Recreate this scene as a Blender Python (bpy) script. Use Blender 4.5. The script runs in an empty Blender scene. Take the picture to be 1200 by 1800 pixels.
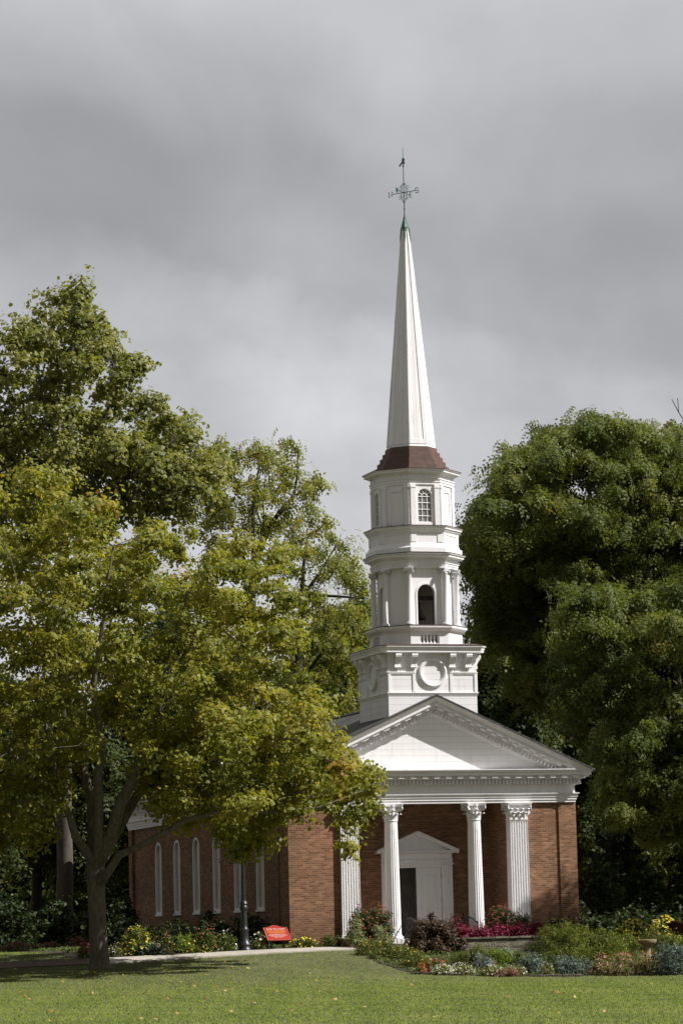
import bpy, math, random
import numpy as np
from mathutils import Vector, Matrix

R = math.radians
PI = math.pi
scene = bpy.context.scene
COL = scene.collection

# ------------------------------------------------------------------ camera
CAM = np.array([-34.2383, -97.6768, 0.3269])
YAW, PIT, ROLL, FPX = 0.3095, 0.1353, -0.0241, 5400.75


def cam_axes():
    f = np.array([math.sin(YAW) * math.cos(PIT), math.cos(YAW) * math.cos(PIT), math.sin(PIT)])
    r = np.array([math.cos(YAW), -math.sin(YAW), 0.0])
    u = np.cross(r, f)
    return (math.cos(ROLL) * r + math.sin(ROLL) * u, -math.sin(ROLL) * r + math.cos(ROLL) * u, f)


CR, CU, CF = cam_axes()
cd = bpy.data.cameras.new("camera")
cam = bpy.data.objects.new("camera", cd)
COL.objects.link(cam)
cd.sensor_fit = 'VERTICAL'
cd.sensor_height = 36.0
cd.lens = FPX / 1800 * 36
cd.clip_start = 1.0
cd.clip_end = 5000
m = Matrix.Identity(4)
for i in range(3):
    m[i][0], m[i][1], m[i][2], m[i][3] = CR[i], CU[i], -CF[i], CAM[i]
cam.matrix_world = m
scene.camera = cam

# ------------------------------------------------------------------ light
SUN_AZ = 58.0      # degrees to the right of the facade's normal
SUN_EL = 44.0
SUN_STRENGTH = 5.0
scene.view_settings.view_transform = 'Standard'
scene.view_settings.look = 'None'
scene.view_settings.exposure = 0.45
scene.view_settings.gamma = 1.0
sd = np.array([math.sin(R(SUN_AZ)) * math.cos(R(SUN_EL)), -math.cos(R(SUN_AZ)) * math.cos(R(SUN_EL)), math.sin(R(SUN_EL))])
sl = bpy.data.lights.new("sun", 'SUN')
sl.energy = SUN_STRENGTH
sl.angle = R(0.55)
sl.color = (1.0, 0.965, 0.94)
sun = bpy.data.objects.new("sun", sl)
COL.objects.link(sun)
sun.location = (30, -20, 40)
sun.rotation_euler = Vector(sd).to_track_quat('Z', 'Y').to_euler()

world = bpy.data.worlds.new("World")
scene.world = world
world.use_nodes = True
wt = world.node_tree
wt.nodes.clear()


def wn(t, **kw):
    n = wt.nodes.new(t)
    for k, v in kw.items():
        setattr(n, k, v)
    return n


def ramp_set(n, stops):
    cr = n.color_ramp
    while len(cr.elements) > 1:
        cr.elements.remove(cr.elements[0])
    first = True
    for p, c in stops:
        if not isinstance(c, (tuple, list)):
            c = (c, c, c)
        if first:
            e = cr.elements[0]
            e.position = p
            first = False
        else:
            e = cr.elements.new(p)
        e.color = (c[0], c[1], c[2], 1)


wl = wt.links.new
w_out = wn('ShaderNodeOutputWorld')
w_mix = wn('ShaderNodeMixShader')
w_sky = wn('ShaderNodeTexSky', sky_type='NISHITA', sun_disc=False)
w_sky.sun_elevation = R(SUN_EL)
w_sky.sun_rotation = math.atan2(sd[0], sd[1])
w_b1 = wn('ShaderNodeBackground')
w_b1.inputs['Strength'].default_value = 0.1
wl(w_sky.outputs[0], w_b1.inputs['Color'])
w_tc = wn('ShaderNodeTexCoord')
w_sep = wn('ShaderNodeSeparateXYZ')
wl(w_tc.outputs['Generated'], w_sep.inputs[0])
w_map = wn('ShaderNodeMapping')
w_map.inputs['Scale'].default_value = (1.0, 1.0, 1.25)
w_map.inputs['Location'].default_value = (3.1, 1.7, 0.35)
wl(w_tc.outputs['Generated'], w_map.inputs['Vector'])
w_n1 = wn('ShaderNodeTexNoise')
w_n1.inputs['Scale'].default_value = 7.0
w_n1.inputs['Detail'].default_value = 7
w_n1.inputs['Roughness'].default_value = 0.5
w_n1.inputs['Distortion'].default_value = 0.4
wl(w_map.outputs[0], w_n1.inputs['Vector'])
# height in the sky, bent by the noise and a slow tilt, picks the cloud layer
w_d = wn('ShaderNodeMath', operation='SUBTRACT')
wl(w_n1.outputs['Fac'], w_d.inputs[0])
w_d.inputs[1].default_value = 0.5
w_ma = wn('ShaderNodeMath', operation='MULTIPLY_ADD')
wl(w_d.outputs[0], w_ma.inputs[0])
w_ma.inputs[1].default_value = 0.10
wl(w_sep.outputs['Z'], w_ma.inputs[2])
w_tilt = wn('ShaderNodeMath', operation='MULTIPLY_ADD')
wl(w_sep.outputs['X'], w_tilt.inputs[0])
w_tilt.inputs[1].default_value = 0.10
wl(w_ma.outputs[0], w_tilt.inputs[2])
w_off = wn('ShaderNodeMath', operation='SUBTRACT')
wl(w_tilt.outputs[0], w_off.inputs[0])
w_off.inputs[1].default_value = 0.03
w_r = wn('ShaderNodeValToRGB')
w_r.color_ramp.interpolation = 'EASE'
G = lambda v: (v * 0.985, v * 0.98, v * 1.02)
ramp_set(w_r, [(0.0, G(.50)), (0.05, G(.47)), (0.12, G(.455)), (0.165, G(.455)), (0.19, G(.385)), (0.205, G(.31)), (0.23, G(.295)),
               (0.255, G(.345)), (0.29, G(.425)), (0.34, G(.48)), (0.6, G(.46)), (1.0, G(.40))])
wl(w_off.outputs[0], w_r.inputs['Fac'])
# finer billows over the layers
w_n2 = wn('ShaderNodeTexNoise')
w_n2.inputs['Scale'].default_value = 16.0
w_n2.inputs['Detail'].default_value = 8
w_n2.inputs['Roughness'].default_value = 0.52
wl(w_map.outputs[0], w_n2.inputs['Vector'])
w_mr = wn('ShaderNodeMapRange')
w_mr.inputs['From Min'].default_value = 0.25
w_mr.inputs['From Max'].default_value = 0.75
w_mr.inputs['To Min'].default_value = 0.82
w_mr.inputs['To Max'].default_value = 1.18
wl(w_n2.outputs['Fac'], w_mr.inputs['Value'])
# the billows fade out in the smooth layer higher up
w_up = wn('ShaderNodeMapRange')
w_up.inputs['From Min'].default_value = 0.19
w_up.inputs['From Max'].default_value = 0.25
w_up.inputs['To Min'].default_value = 1.0
w_up.inputs['To Max'].default_value = 0.3
wl(w_sep.outputs['Z'], w_up.inputs['Value'])
w_bl = wn('ShaderNodeMath', operation='SUBTRACT')
wl(w_mr.outputs[0], w_bl.inputs[0])
w_bl.inputs[1].default_value = 1.0
w_bl2 = wn('ShaderNodeMath', operation='MULTIPLY_ADD')
wl(w_bl.outputs[0], w_bl2.inputs[0])
wl(w_up.outputs[0], w_bl2.inputs[1])
w_bl2.inputs[2].default_value = 1.0
w_mul = wn('ShaderNodeVectorMath', operation='SCALE')
wl(w_r.outputs['Color'], w_mul.inputs[0])
# slow mottling, and a lighter break in the cloud left of the spire
w_n3 = wn('ShaderNodeTexNoise')
w_n3.inputs['Scale'].default_value = 9.0
w_n3.inputs['Detail'].default_value = 7
w_n3.inputs['Distortion'].default_value = 0.6
wl(w_tc.outputs['Generated'], w_n3.inputs['Vector'])
w_m3 = wn('ShaderNodeMapRange')
w_m3.inputs['From Min'].default_value = 0.3
w_m3.inputs['From Max'].default_value = 0.7
w_m3.inputs['To Min'].default_value = 0.87
w_m3.inputs['To Max'].default_value = 1.13
wl(w_n3.outputs['Fac'], w_m3.inputs['Value'])
w_x3 = wn('ShaderNodeMath', operation='MULTIPLY')
wl(w_bl2.outputs[0], w_x3.inputs[0])
wl(w_m3.outputs[0], w_x3.inputs[1])
w_bd = wn('ShaderNodeVectorMath', operation='DISTANCE')
wl(w_tc.outputs['Generated'], w_bd.inputs[0])
w_bv = CF + (545 - 600) / FPX * CR - (640 - 900) / FPX * CU
w_bv = w_bv / np.linalg.norm(w_bv)
w_bd.inputs[1].default_value = tuple(w_bv)
w_bn = wn('ShaderNodeMath', operation='MULTIPLY_ADD')
wl(w_d.outputs[0], w_bn.inputs[0])
w_bn.inputs[1].default_value = 0.09
wl(w_bd.outputs['Value'], w_bn.inputs[2])
w_br = wn('ShaderNodeMapRange')
w_br.interpolation_type = 'SMOOTHSTEP'
w_br.inputs['From Min'].default_value = 0.055
w_br.inputs['From Max'].default_value = 0.0
w_br.inputs['To Min'].default_value = 1.0
w_br.inputs['To Max'].default_value = 1.26
wl(w_bn.outputs[0], w_br.inputs['Value'])
w_x4 = wn('ShaderNodeMath', operation='MULTIPLY')
wl(w_x3.outputs[0], w_x4.inputs[0])
wl(w_br.outputs[0], w_x4.inputs[1])
# a heavier slate mass in the upper left
w_kd = wn('ShaderNodeVectorMath', operation='DISTANCE')
wl(w_tc.outputs['Generated'], w_kd.inputs[0])
w_kv = CF + (230 - 600) / FPX * CR - (430 - 900) / FPX * CU
w_kv = w_kv / np.linalg.norm(w_kv)
w_kd.inputs[1].default_value = tuple(w_kv)
w_kn = wn('ShaderNodeMath', operation='MULTIPLY_ADD')
wl(w_d.outputs[0], w_kn.inputs[0])
w_kn.inputs[1].default_value = 0.16
wl(w_kd.outputs['Value'], w_kn.inputs[2])
w_kr = wn('ShaderNodeMapRange')
w_kr.interpolation_type = 'SMOOTHSTEP'
w_kr.inputs['From Min'].default_value = 0.085
w_kr.inputs['From Max'].default_value = 0.0
w_kr.inputs['To Min'].default_value = 1.0
w_kr.inputs['To Max'].default_value = 0.86
wl(w_kn.outputs[0], w_kr.inputs['Value'])
w_x5 = wn('ShaderNodeMath', operation='MULTIPLY')
wl(w_x4.outputs[0], w_x5.inputs[0])
wl(w_kr.outputs[0], w_x5.inputs[1])
wl(w_x5.outputs[0], w_mul.inputs['Scale'])
w_b2 = wn('ShaderNodeBackground')
# unseen sky behind the viewer, dimmed on purpose to lower the ambient light
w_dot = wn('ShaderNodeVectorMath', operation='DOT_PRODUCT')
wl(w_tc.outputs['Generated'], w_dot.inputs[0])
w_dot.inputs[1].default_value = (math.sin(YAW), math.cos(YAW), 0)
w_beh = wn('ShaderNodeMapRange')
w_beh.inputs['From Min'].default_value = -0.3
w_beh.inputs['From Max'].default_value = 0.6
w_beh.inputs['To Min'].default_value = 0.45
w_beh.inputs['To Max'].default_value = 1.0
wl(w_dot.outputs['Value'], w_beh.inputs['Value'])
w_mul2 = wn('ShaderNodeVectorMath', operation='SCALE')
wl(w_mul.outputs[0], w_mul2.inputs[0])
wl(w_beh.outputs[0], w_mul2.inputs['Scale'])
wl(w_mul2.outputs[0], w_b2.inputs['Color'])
w_b2.inputs['Strength'].default_value = 1.0
w_mix.inputs['Fac'].default_value = 0.96
wl(w_b1.outputs[0], w_mix.inputs[1])
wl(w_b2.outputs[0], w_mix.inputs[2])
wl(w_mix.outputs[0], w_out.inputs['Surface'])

cy = scene.cycles
cy.max_bounces = 8
cy.diffuse_bounces = 6
cy.glossy_bounces = 2
cy.transmission_bounces = 3
cy.transparent_max_bounces = 4
cy.use_denoising = True

# ------------------------------------------------------------------ helpers
def ray(px, py):
    return CF + (px - 600) / FPX * CR - (py - 900) / FPX * CU


def onY(px, py, Y):
    d = ray(px, py)
    return CAM + d * (Y - CAM[1]) / d[1]


def dep(px, py, z):
    return CAM + ray(px, py) * z


def tag(o, label=None, cat=None, group=None, kind=None):
    if label:
        o['label'] = label
    if cat:
        o['category'] = cat
    if group:
        o['group'] = group
    if kind:
        o['kind'] = kind
    return o


def empty(name, loc, label=None, cat=None, group=None):
    o = bpy.data.objects.new(name, None)
    COL.objects.link(o)
    o.empty_display_size = 0.2
    o.location = loc
    return tag(o, label, cat, group)


def parent_to(o, p):
    if p is not None:
        o.parent = p
        base = Vector((0, 0, 0))
        q = p
        while q is not None:
            base += q.location
            q = q.parent
        o.matrix_parent_inverse = Matrix.Translation(-base) if p.parent is None else Matrix.Identity(4)


def link_mesh(name, me, mat, parent=None):
    o = bpy.data.objects.new(name, me)
    COL.objects.link(o)
    if mat is not None:
        me.materials.append(mat)
    if parent is not None:
        o.parent = parent
        r = parent
        if r.type == 'EMPTY':
            o.matrix_parent_inverse = Matrix.Translation(-r.location)
    return o


def offset_poly(poly, o):
    """offset a convex CCW polygon outward by o, mitred"""
    n = len(poly)
    out = []
    for i in range(n):
        p0, p1, p2 = np.array(poly[i - 1]), np.array(poly[i]), np.array(poly[(i + 1) % n])
        e1 = p1 - p0
        e1 = e1 / np.linalg.norm(e1)
        e2 = p2 - p1
        e2 = e2 / np.linalg.norm(e2)
        n1 = np.array([e1[1], -e1[0]])
        n2 = np.array([e2[1], -e2[0]])
        b = n1 + n2
        k = 2 * o / np.dot(b, b)
        out.append(tuple(p1 + b * k))
    return out


ZFIX = False


class MB:
    def __init__(s):
        s.v = []
        s.f = []

    def add(s, vs, fs):
        b = len(s.v)
        s.v += [tuple(map(float, q)) for q in vs]
        s.f += [tuple(b + i for i in q) for q in fs]
        return s

    def box(s, x0, x1, y0, y1, z0, z1):
        vs = [(x, y, z) for z in (z0, z1) for y in (y0, y1) for x in (x0, x1)]
        return s.add(vs, [(0, 2, 3, 1), (4, 5, 7, 6), (0, 1, 5, 4), (2, 6, 7, 3), (0, 4, 6, 2), (1, 3, 7, 5)])

    def obox(s, c, ax, ay, az, hx, hy, hz):
        """oriented box: centre, three axes, half sizes"""
        c, ax, ay, az = map(np.array, (c, ax, ay, az))
        vs = [c + ax * hx * i + ay * hy * j + az * hz * k for k in (-1, 1) for j in (-1, 1) for i in (-1, 1)]
        return s.add(vs, [(0, 2, 3, 1), (4, 5, 7, 6), (0, 1, 5, 4), (2, 6, 7, 3), (0, 4, 6, 2), (1, 3, 7, 5)])

    def prism(s, poly, fn):
        """poly list of (a,b); fn(a,b,k) gives the 3d point for the k=0/1 end"""
        n = len(poly)
        vs = [fn(a, b, 0) for a, b in poly] + [fn(a, b, 1) for a, b in poly]
        fs = [tuple(range(n))[::-1], tuple(range(n, 2 * n))]
        fs += [(i, (i + 1) % n, n + (i + 1) % n, n + i) for i in range(n)]
        return s.add(vs, fs)

    def loft(s, rings, cap0=False, cap1=False):
        n = len(rings[0])
        vs = [p for r in rings for p in r]
        fs = []
        for k in range(len(rings) - 1):
            for i in range(n):
                j = (i + 1) % n
                fs.append((k * n + i, k * n + j, (k + 1) * n + j, (k + 1) * n + i))
        if cap0:
            fs.append(tuple(range(n))[::-1])
        if cap1:
            fs.append(tuple(range((len(rings) - 1) * n, len(rings) * n)))
        return s.add(vs, fs)

    def mould(s, poly, prof, cap0=False, cap1=False):
        """sweep a profile [(offset, z)] round a convex polygon"""
        return s.loft([[(x, y, z) for x, y in offset_poly(poly, o)] for o, z in prof], cap0, cap1)

    def lathe(s, prof, c, n=24, cap0=False, cap1=False):
        rings = [[(c[0] + r * math.cos(2 * PI * i / n), c[1] + r * math.sin(2 * PI * i / n), c[2] + z) for i in range(n)] for r, z in prof]
        return s.loft(rings, cap0, cap1)

    def tube(s, pts, rad, n=6, caps=True):
        pts = [np.array(p, float) for p in pts]
        if not isinstance(rad, (list, tuple)):
            rad = [rad] * len(pts)
        rings = []
        up = None
        for i, p in enumerate(pts):
            d = pts[min(i + 1, len(pts) - 1)] - pts[max(i - 1, 0)]
            d = d / (np.linalg.norm(d) + 1e-9)
            if up is None:
                up = np.array([0, 0, 1.0]) if abs(d[2]) < .9 else np.array([1.0, 0, 0])
            a = np.cross(d, up)
            a /= np.linalg.norm(a) + 1e-9
            b = np.cross(a, d)
            up = b
            rings.append([p + rad[i] * (math.cos(2 * PI * k / n) * a + math.sin(2 * PI * k / n) * b) for k in range(n)])
        return s.loft(rings, caps, caps)

    def build(s, name, mat, parent=None, smooth=False, bevel=0.0):
        if ZFIX:      # upper stages stand a little taller the higher they are
            s.v = [(x, y, z + (.00131 * (z - 10) * (z - .33) if z > 10 else 0)) for x, y, z in s.v]
        me = bpy.data.meshes.new(name)
        me.from_pydata(s.v, [], s.f)
        me.update()
        uvl = me.uv_layers.new(name="UVMap")
        co = np.array(s.v)
        for p in me.polygons:
            nx, ny, nz = p.normal
            if abs(nz) > .85:
                for li in p.loop_indices:
                    q = co[me.loops[li].vertex_index]
                    uvl.data[li].uv = (q[0], q[1])
            else:
                l = math.hypot(nx, ny)
                tx, ty = -ny / l, nx / l
                k = 1.0 / math.sqrt(max(1e-6, 1 - nz * nz))
                for li in p.loop_indices:
                    q = co[me.loops[li].vertex_index]
                    uvl.data[li].uv = (q[0] * tx + q[1] * ty, q[2] * k)
            p.use_smooth = smooth
        o = link_mesh(name, me, mat, parent)
        if smooth:
            try:
                me.set_sharp_from_angle(angle=R(40))
            except Exception:
                pass
        if bevel > 0:
            b = o.modifiers.new("bevel", 'BEVEL')
            b.width = bevel
            b.segments = 1
            b.limit_method = 'ANGLE'
        return o


def copy_part(o, parent, mat=None):
    c = o.copy()
    COL.objects.link(c)
    c.parent = parent
    return c


def text_mesh(txt, size):
    cu = bpy.data.curves.new('t', 'FONT')
    cu.body = txt
    cu.size = size
    cu.align_x = 'CENTER'
    cu.align_y = 'CENTER'
    cu.resolution_u = 2
    cu.extrude = .002
    o = bpy.data.objects.new('t', cu)
    COL.objects.link(o)
    dg = bpy.context.evaluated_depsgraph_get()
    dg.update()
    me = bpy.data.meshes.new_from_object(o.evaluated_get(dg))
    bpy.data.objects.remove(o)
    return me


# ------------------------------------------------------------------ materials
def new_mat(name):
    mt = bpy.data.materials.new(name)
    mt.use_nodes = True
    nt = mt.node_tree
    b = nt.nodes['Principled BSDF']
    return mt, nt, b


def nd(nt, t, **kw):
    n = nt.nodes.new(t)
    for k, v in kw.items():
        setattr(n, k, v)
    return n


def noise(nt, vec, scale, detail=4, rough=.55):
    n = nd(nt, 'ShaderNodeTexNoise')
    n.inputs['Scale'].default_value = scale
    n.inputs['Detail'].default_value = detail
    n.inputs['Roughness'].default_value = rough
    if vec is not None:
        nt.links.new(vec, n.inputs['Vector'])
    return n


def plain(name, col, rough=.6, var=.12, scale=3.0, metallic=0.0, bump=0.0, bscale=40, stretch=None, spec=None):
    mt, nt, b = new_mat(name)
    tc = nd(nt, 'ShaderNodeTexCoord')
    vec = tc.outputs['Object']
    if stretch:
        mp = nd(nt, 'ShaderNodeMapping')
        mp.inputs['Scale'].default_value = stretch
        nt.links.new(vec, mp.inputs[0])
        vec = mp.outputs[0]
    n = noise(nt, vec, scale, 6)
    r = nd(nt, 'ShaderNodeValToRGB')
    ramp_set(r, [(.25, [c * (1 - var) for c in col]), (.5, col), (.75, [min(1, c * (1 + var)) for c in col])])
    nt.links.new(n.outputs['Fac'], r.inputs['Fac'])
    nt.links.new(r.outputs['Color'], b.inputs['Base Color'])
    b.inputs['Roughness'].default_value = rough
    b.inputs['Metallic'].default_value = metallic
    if spec is not None:
        b.inputs['Specular IOR Level'].default_value = spec
    if bump > 0:
        n2 = noise(nt, vec, bscale, 5)
        bp = nd(nt, 'ShaderNodeBump')
        bp.inputs['Strength'].default_value = bump
        bp.inputs['Distance'].default_value = .02
        nt.links.new(n2.outputs['Fac'], bp.inputs['Height'])
        nt.links.new(bp.outputs[0], b.inputs['Normal'])
    return mt


def paint(name, boards=None, axis='v', col=(.82, .805, .805)):
    """weathered white paint; boards = board width in metres (fine shadow gaps in the bump)"""
    mt, nt, b = new_mat(name)
    tc = nd(nt, 'ShaderNodeTexCoord')
    mp = nd(nt, 'ShaderNodeMapping')
    mp.inputs['Scale'].default_value = (2.5, 2.5, .35)
    nt.links.new(tc.outputs['Object'], mp.inputs[0])
    n = noise(nt, mp.outputs[0], 2.2, 7, .65)
    r = nd(nt, 'ShaderNodeValToRGB')
    ramp_set(r, [(.24, [c * .70 for c in col]), (.40, [c * .94 for c in col]), (.62, col)])
    nt.links.new(n.outputs['Fac'], r.inputs['Fac'])
    nt.links.new(r.outputs['Color'], b.inputs['Base Color'])
    b.inputs['Roughness'].default_value = .55
    b.inputs['Specular IOR Level'].default_value = .3
    n2 = noise(nt, tc.outputs['Object'], 30, 4)
    h = n2.outputs['Fac']
    if boards:
        sp = nd(nt, 'ShaderNodeSeparateXYZ')
        nt.links.new(tc.outputs['UV'], sp.inputs[0])
        dv = nd(nt, 'ShaderNodeMath', operation='DIVIDE')
        nt.links.new(sp.outputs['Y' if axis == 'v' else 'X'], dv.inputs[0])
        dv.inputs[1].default_value = boards
        fr = nd(nt, 'ShaderNodeMath', operation='FRACT')
        nt.links.new(dv.outputs[0], fr.inputs[0])
        rr = nd(nt, 'ShaderNodeValToRGB')
        ramp_set(rr, [(0.0, 0.0), (0.05, 1.0), (0.95, .86), (1.0, 0.0)])
        nt.links.new(fr.outputs[0], rr.inputs['Fac'])
        ma = nd(nt, 'ShaderNodeMath', operation='MULTIPLY_ADD')
        nt.links.new(n2.outputs['Fac'], ma.inputs[0])
        ma.inputs[1].default_value = .15
        nt.links.new(rr.outputs['Color'], ma.inputs[2])
        h = ma.outputs[0]
        # a little dirt in the joints
        mx = nd(nt, 'ShaderNodeMixRGB', blend_type='MULTIPLY')
        mx.inputs['Fac'].default_value = .30
        nt.links.new(r.outputs['Color'], mx.inputs[1])
        nt.links.new(rr.outputs['Color'], mx.inputs[2])
        nt.links.new(mx.outputs[0], b.inputs['Base Color'])
    bp = nd(nt, 'ShaderNodeBump')
    bp.inputs['Strength'].default_value = .35
    bp.inputs['Distance'].default_value = .012
    nt.links.new(h, bp.inputs['Height'])
    nt.links.new(bp.outputs[0], b.inputs['Normal'])
    return mt


def brick_mat(name, cols, mortar, bw=.215, rh=.068, ms=.011, rough=.85, bias=0.0):
    mt, nt, b = new_mat(name)
    tc = nd(nt, 'ShaderNodeTexCoord')
    br = nd(nt, 'ShaderNodeTexBrick')
    br.inputs['Scale'].default_value = 1.0
    br.inputs['Brick Width'].default_value = bw
    br.inputs['Row Height'].default_value = rh
    br.inputs['Mortar Size'].default_value = ms
    br.inputs['Mortar Smooth'].default_value = .2
    br.inputs['Bias'].default_value = bias
    br.inputs['Color1'].default_value = (0, 0, 0, 1)
    br.inputs['Color2'].default_value = (1, 1, 1, 1)
    br.inputs['Mortar'].default_value = (.5, .5, .5, 1)
    nt.links.new(tc.outputs['UV'], br.inputs['Vector'])
    n = noise(nt, tc.outputs['Object'], .9, 5, .6)
    n3 = noise(nt, tc.outputs['UV'], 14, 3, .6)
    mx0 = nd(nt, 'ShaderNodeMixRGB')
    mx0.inputs['Fac'].default_value = .45
    nt.links.new(br.outputs['Color'], mx0.inputs[1])
    nt.links.new(n3.outputs['Fac'], mx0.inputs[2])
    r = nd(nt, 'ShaderNodeValToRGB')
    k = len(cols)
    ramp_set(r, [(.08 + .84 * i / (k - 1), c) for i, c in enumerate(cols)])
    nt.links.new(mx0.outputs[0], r.inputs['Fac'])
    r2 = nd(nt, 'ShaderNodeValToRGB')
    ramp_set(r2, [(.3, .62), (.7, 1.15)])
    nt.links.new(n.outputs['Fac'], r2.inputs['Fac'])
    mul = nd(nt, 'ShaderNodeMixRGB', blend_type='MULTIPLY')
    mul.inputs['Fac'].default_value = 1
    nt.links.new(r.outputs['Color'], mul.inputs[1])
    nt.links.new(r2.outputs['Color'], mul.inputs[2])
    mx = nd(nt, 'ShaderNodeMixRGB')
    nt.links.new(br.outputs['Fac'], mx.inputs['Fac'])
    nt.links.new(mul.outputs[0], mx.inputs[1])
    mx.inputs[2].default_value = (*mortar, 1)
    nt.links.new(mx.outputs[0], b.inputs['Base Color'])
    sz_ = nd(nt, 'ShaderNodeSeparateXYZ')
    nt.links.new(tc.outputs['Object'], sz_.inputs[0])
    nz_ = nd(nt, 'ShaderNodeMath', operation='MULTIPLY_ADD')
    nt.links.new(n.outputs['Fac'], nz_.inputs[0])
    nz_.inputs[1].default_value = -1.6
    nt.links.new(sz_.outputs['Z'], nz_.inputs[2])
    dr2 = nd(nt, 'ShaderNodeMapRange')
    dr2.inputs['From Min'].default_value = -1.0
    dr2.inputs['From Max'].default_value = 0.15
    dr2.inputs['To Min'].default_value = .62
    dr2.inputs['To Max'].default_value = 1.0
    nt.links.new(nz_.outputs[0], dr2.inputs['Value'])
    dm = nd(nt, 'ShaderNodeVectorMath', operation='SCALE')
    nt.links.new(mx.outputs[0], dm.inputs[0])
    nt.links.new(dr2.outputs[0], dm.inputs['Scale'])
    nt.links.new(dm.outputs[0], b.inputs['Base Color'])
    b.inputs['Roughness'].default_value = rough
    b.inputs['Specular IOR Level'].default_value = .2
    inv = nd(nt, 'ShaderNodeMath', operation='MULTIPLY_ADD')
    nt.links.new(br.outputs['Fac'], inv.inputs[0])
    inv.inputs[1].default_value = -1
    nt.links.new(n3.outputs['Fac'], inv.inputs[2])
    bp = nd(nt, 'ShaderNodeBump')
    bp.inputs['Strength'].default_value = .6
    bp.inputs['Distance'].default_value = .01
    nt.links.new(inv.outputs[0], bp.inputs['Height'])
    nt.links.new(bp.outputs[0], b.inputs['Normal'])
    return mt


def leaf_mat(name, stops, transl=.30, rough=.45, spec=.5, patch=.0):
    """leaf colour picked by the per-leaf value 'v' (its own colour, not its light)"""
    mt, nt, b = new_mat(name)
    at = nd(nt, 'ShaderNodeAttribute', attribute_name='v')
    r = nd(nt, 'ShaderNodeValToRGB')
    ramp_set(r, stops)
    nt.links.new(at.outputs['Fac'], r.inputs['Fac'])
    nt.links.new(r.outputs['Color'], b.inputs['Base Color'])
    b.inputs['Roughness'].default_value = rough
    b.inputs['Specular IOR Level'].default_value = spec
    tr = nd(nt, 'ShaderNodeBsdfTranslucent')
    mulc = nd(nt, 'ShaderNodeMixRGB', blend_type='MULTIPLY')
    mulc.inputs['Fac'].default_value = 1
    nt.links.new(r.outputs['Color'], mulc.inputs[1])
    mulc.inputs[2].default_value = (1.5, 1.45, .6, 1)
    nt.links.new(mulc.outputs[0], tr.inputs['Color'])
    ms = nd(nt, 'ShaderNodeMixShader')
    ms.inputs['Fac'].default_value = transl
    nt.links.new(b.outputs[0], ms.inputs[1])
    nt.links.new(tr.outputs[0], ms.inputs[2])
    nt.links.new(ms.outputs[0], nt.nodes['Material Output'].inputs['Surface'])
    return mt


M = {}
M['white'] = paint('white_paint')
M['siding'] = paint('white_siding', .21)
M['vboards'] = paint('white_vertical_boards', .30, 'u')
M['brick'] = brick_mat('red_brick', [(.105, .052, .028), (.185, .091, .047), (.268, .136, .072), (.37, .215, .125)], (.27, .18, .12), ms=.008)
M['shingle'] = brick_mat('grey_shingle', [(.055, .055, .05), (.085, .085, .08), (.12, .118, .11)], (.03, .03, .03), .3, .14, .006, .8)
M['stone'] = brick_mat('garden_stone', [(.10, .095, .065), (.19, .17, .12), (.31, .28, .205), (.44, .40, .31)], (.075, .068, .045), .26, .052, .008, .9)
M['copper'] = plain('brown_copper', (.105, .058, .042), .6, .35, 6, 0, .15)
M['flash'] = plain('roof_flashing', (.075, .05, .04), .55, .25, 5)
M['verdigris'] = plain('verdigris', (.075, .145, .115), .5, .35, 9, .3)
M['iron'] = plain('black_iron', (.018, .018, .02), .42, .2, 8, .4)
M['lamp_iron'] = plain('lamp_iron', (.028, .03, .034), .4, .25, 5, .3)
M['glass'] = plain('window_glass', (.20, .20, .19), .12, .12, 2.0, 0, 0, spec=.6)
M['pane'] = plain('pale_window', (.58, .58, .56), .35, .08, 1.2, 0, 0, spec=.5)
M['dark'] = plain('dark_interior', (.03, .027, .024), .9, .1)
M['inner'] = plain('belfry_interior', (.55, .52, .47), .9, .15)
M['bronze'] = plain('bell_bronze', (.12, .10, .075), .45, .2, 5, .6)
M['conc'] = plain('concrete', (.40, .365, .31), .9, .22, 2.5, 0, .25, 60)
M['paver'] = brick_mat('brown_paver', [(.16, .10, .075), (.22, .15, .115), (.27, .19, .15)], (.17, .14, .11), .2, .1, .008, .9)
M['soil'] = plain('soil', (.05, .036, .024), .95, .35, 6, 0, .8, 25)
M['red'] = plain('sign_red', (.34, .03, .018), .4, .08, 3)
M['maroon'] = plain('sign_maroon', (.09, .014, .012), .45, .1, 3)
M['signtext'] = plain('sign_white', (.80, .77, .70), .5, .05)
M['signgold'] = plain('sign_gold', (.72, .33, .08), .5, .05)
M['sandstone'] = plain('sandstone', (.25, .18, .105), .9, .25, 7, 0, .5, 40)
M['bark'] = plain('maple_bark', (.125, .110, .080), .92, .5, 5, 0, 1.0, 9, (3, 3, .6))
M['bark_pale'] = plain('pale_bark', (.085, .072, .054), .9, .4, 3, 0, .6, 9, (3, 3, .6))
M['bark_dark'] = plain('dark_bark', (.040, .034, .027), .92, .4, 4, 0, .8, 9, (3, 3, .6))
M['stem'] = plain('plant_stem', (.07, .08, .03), .8, .3, 8)
M['hinge'] = plain('hinge_metal', (.07, .06, .05), .5, .2, 8, .5)

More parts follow.
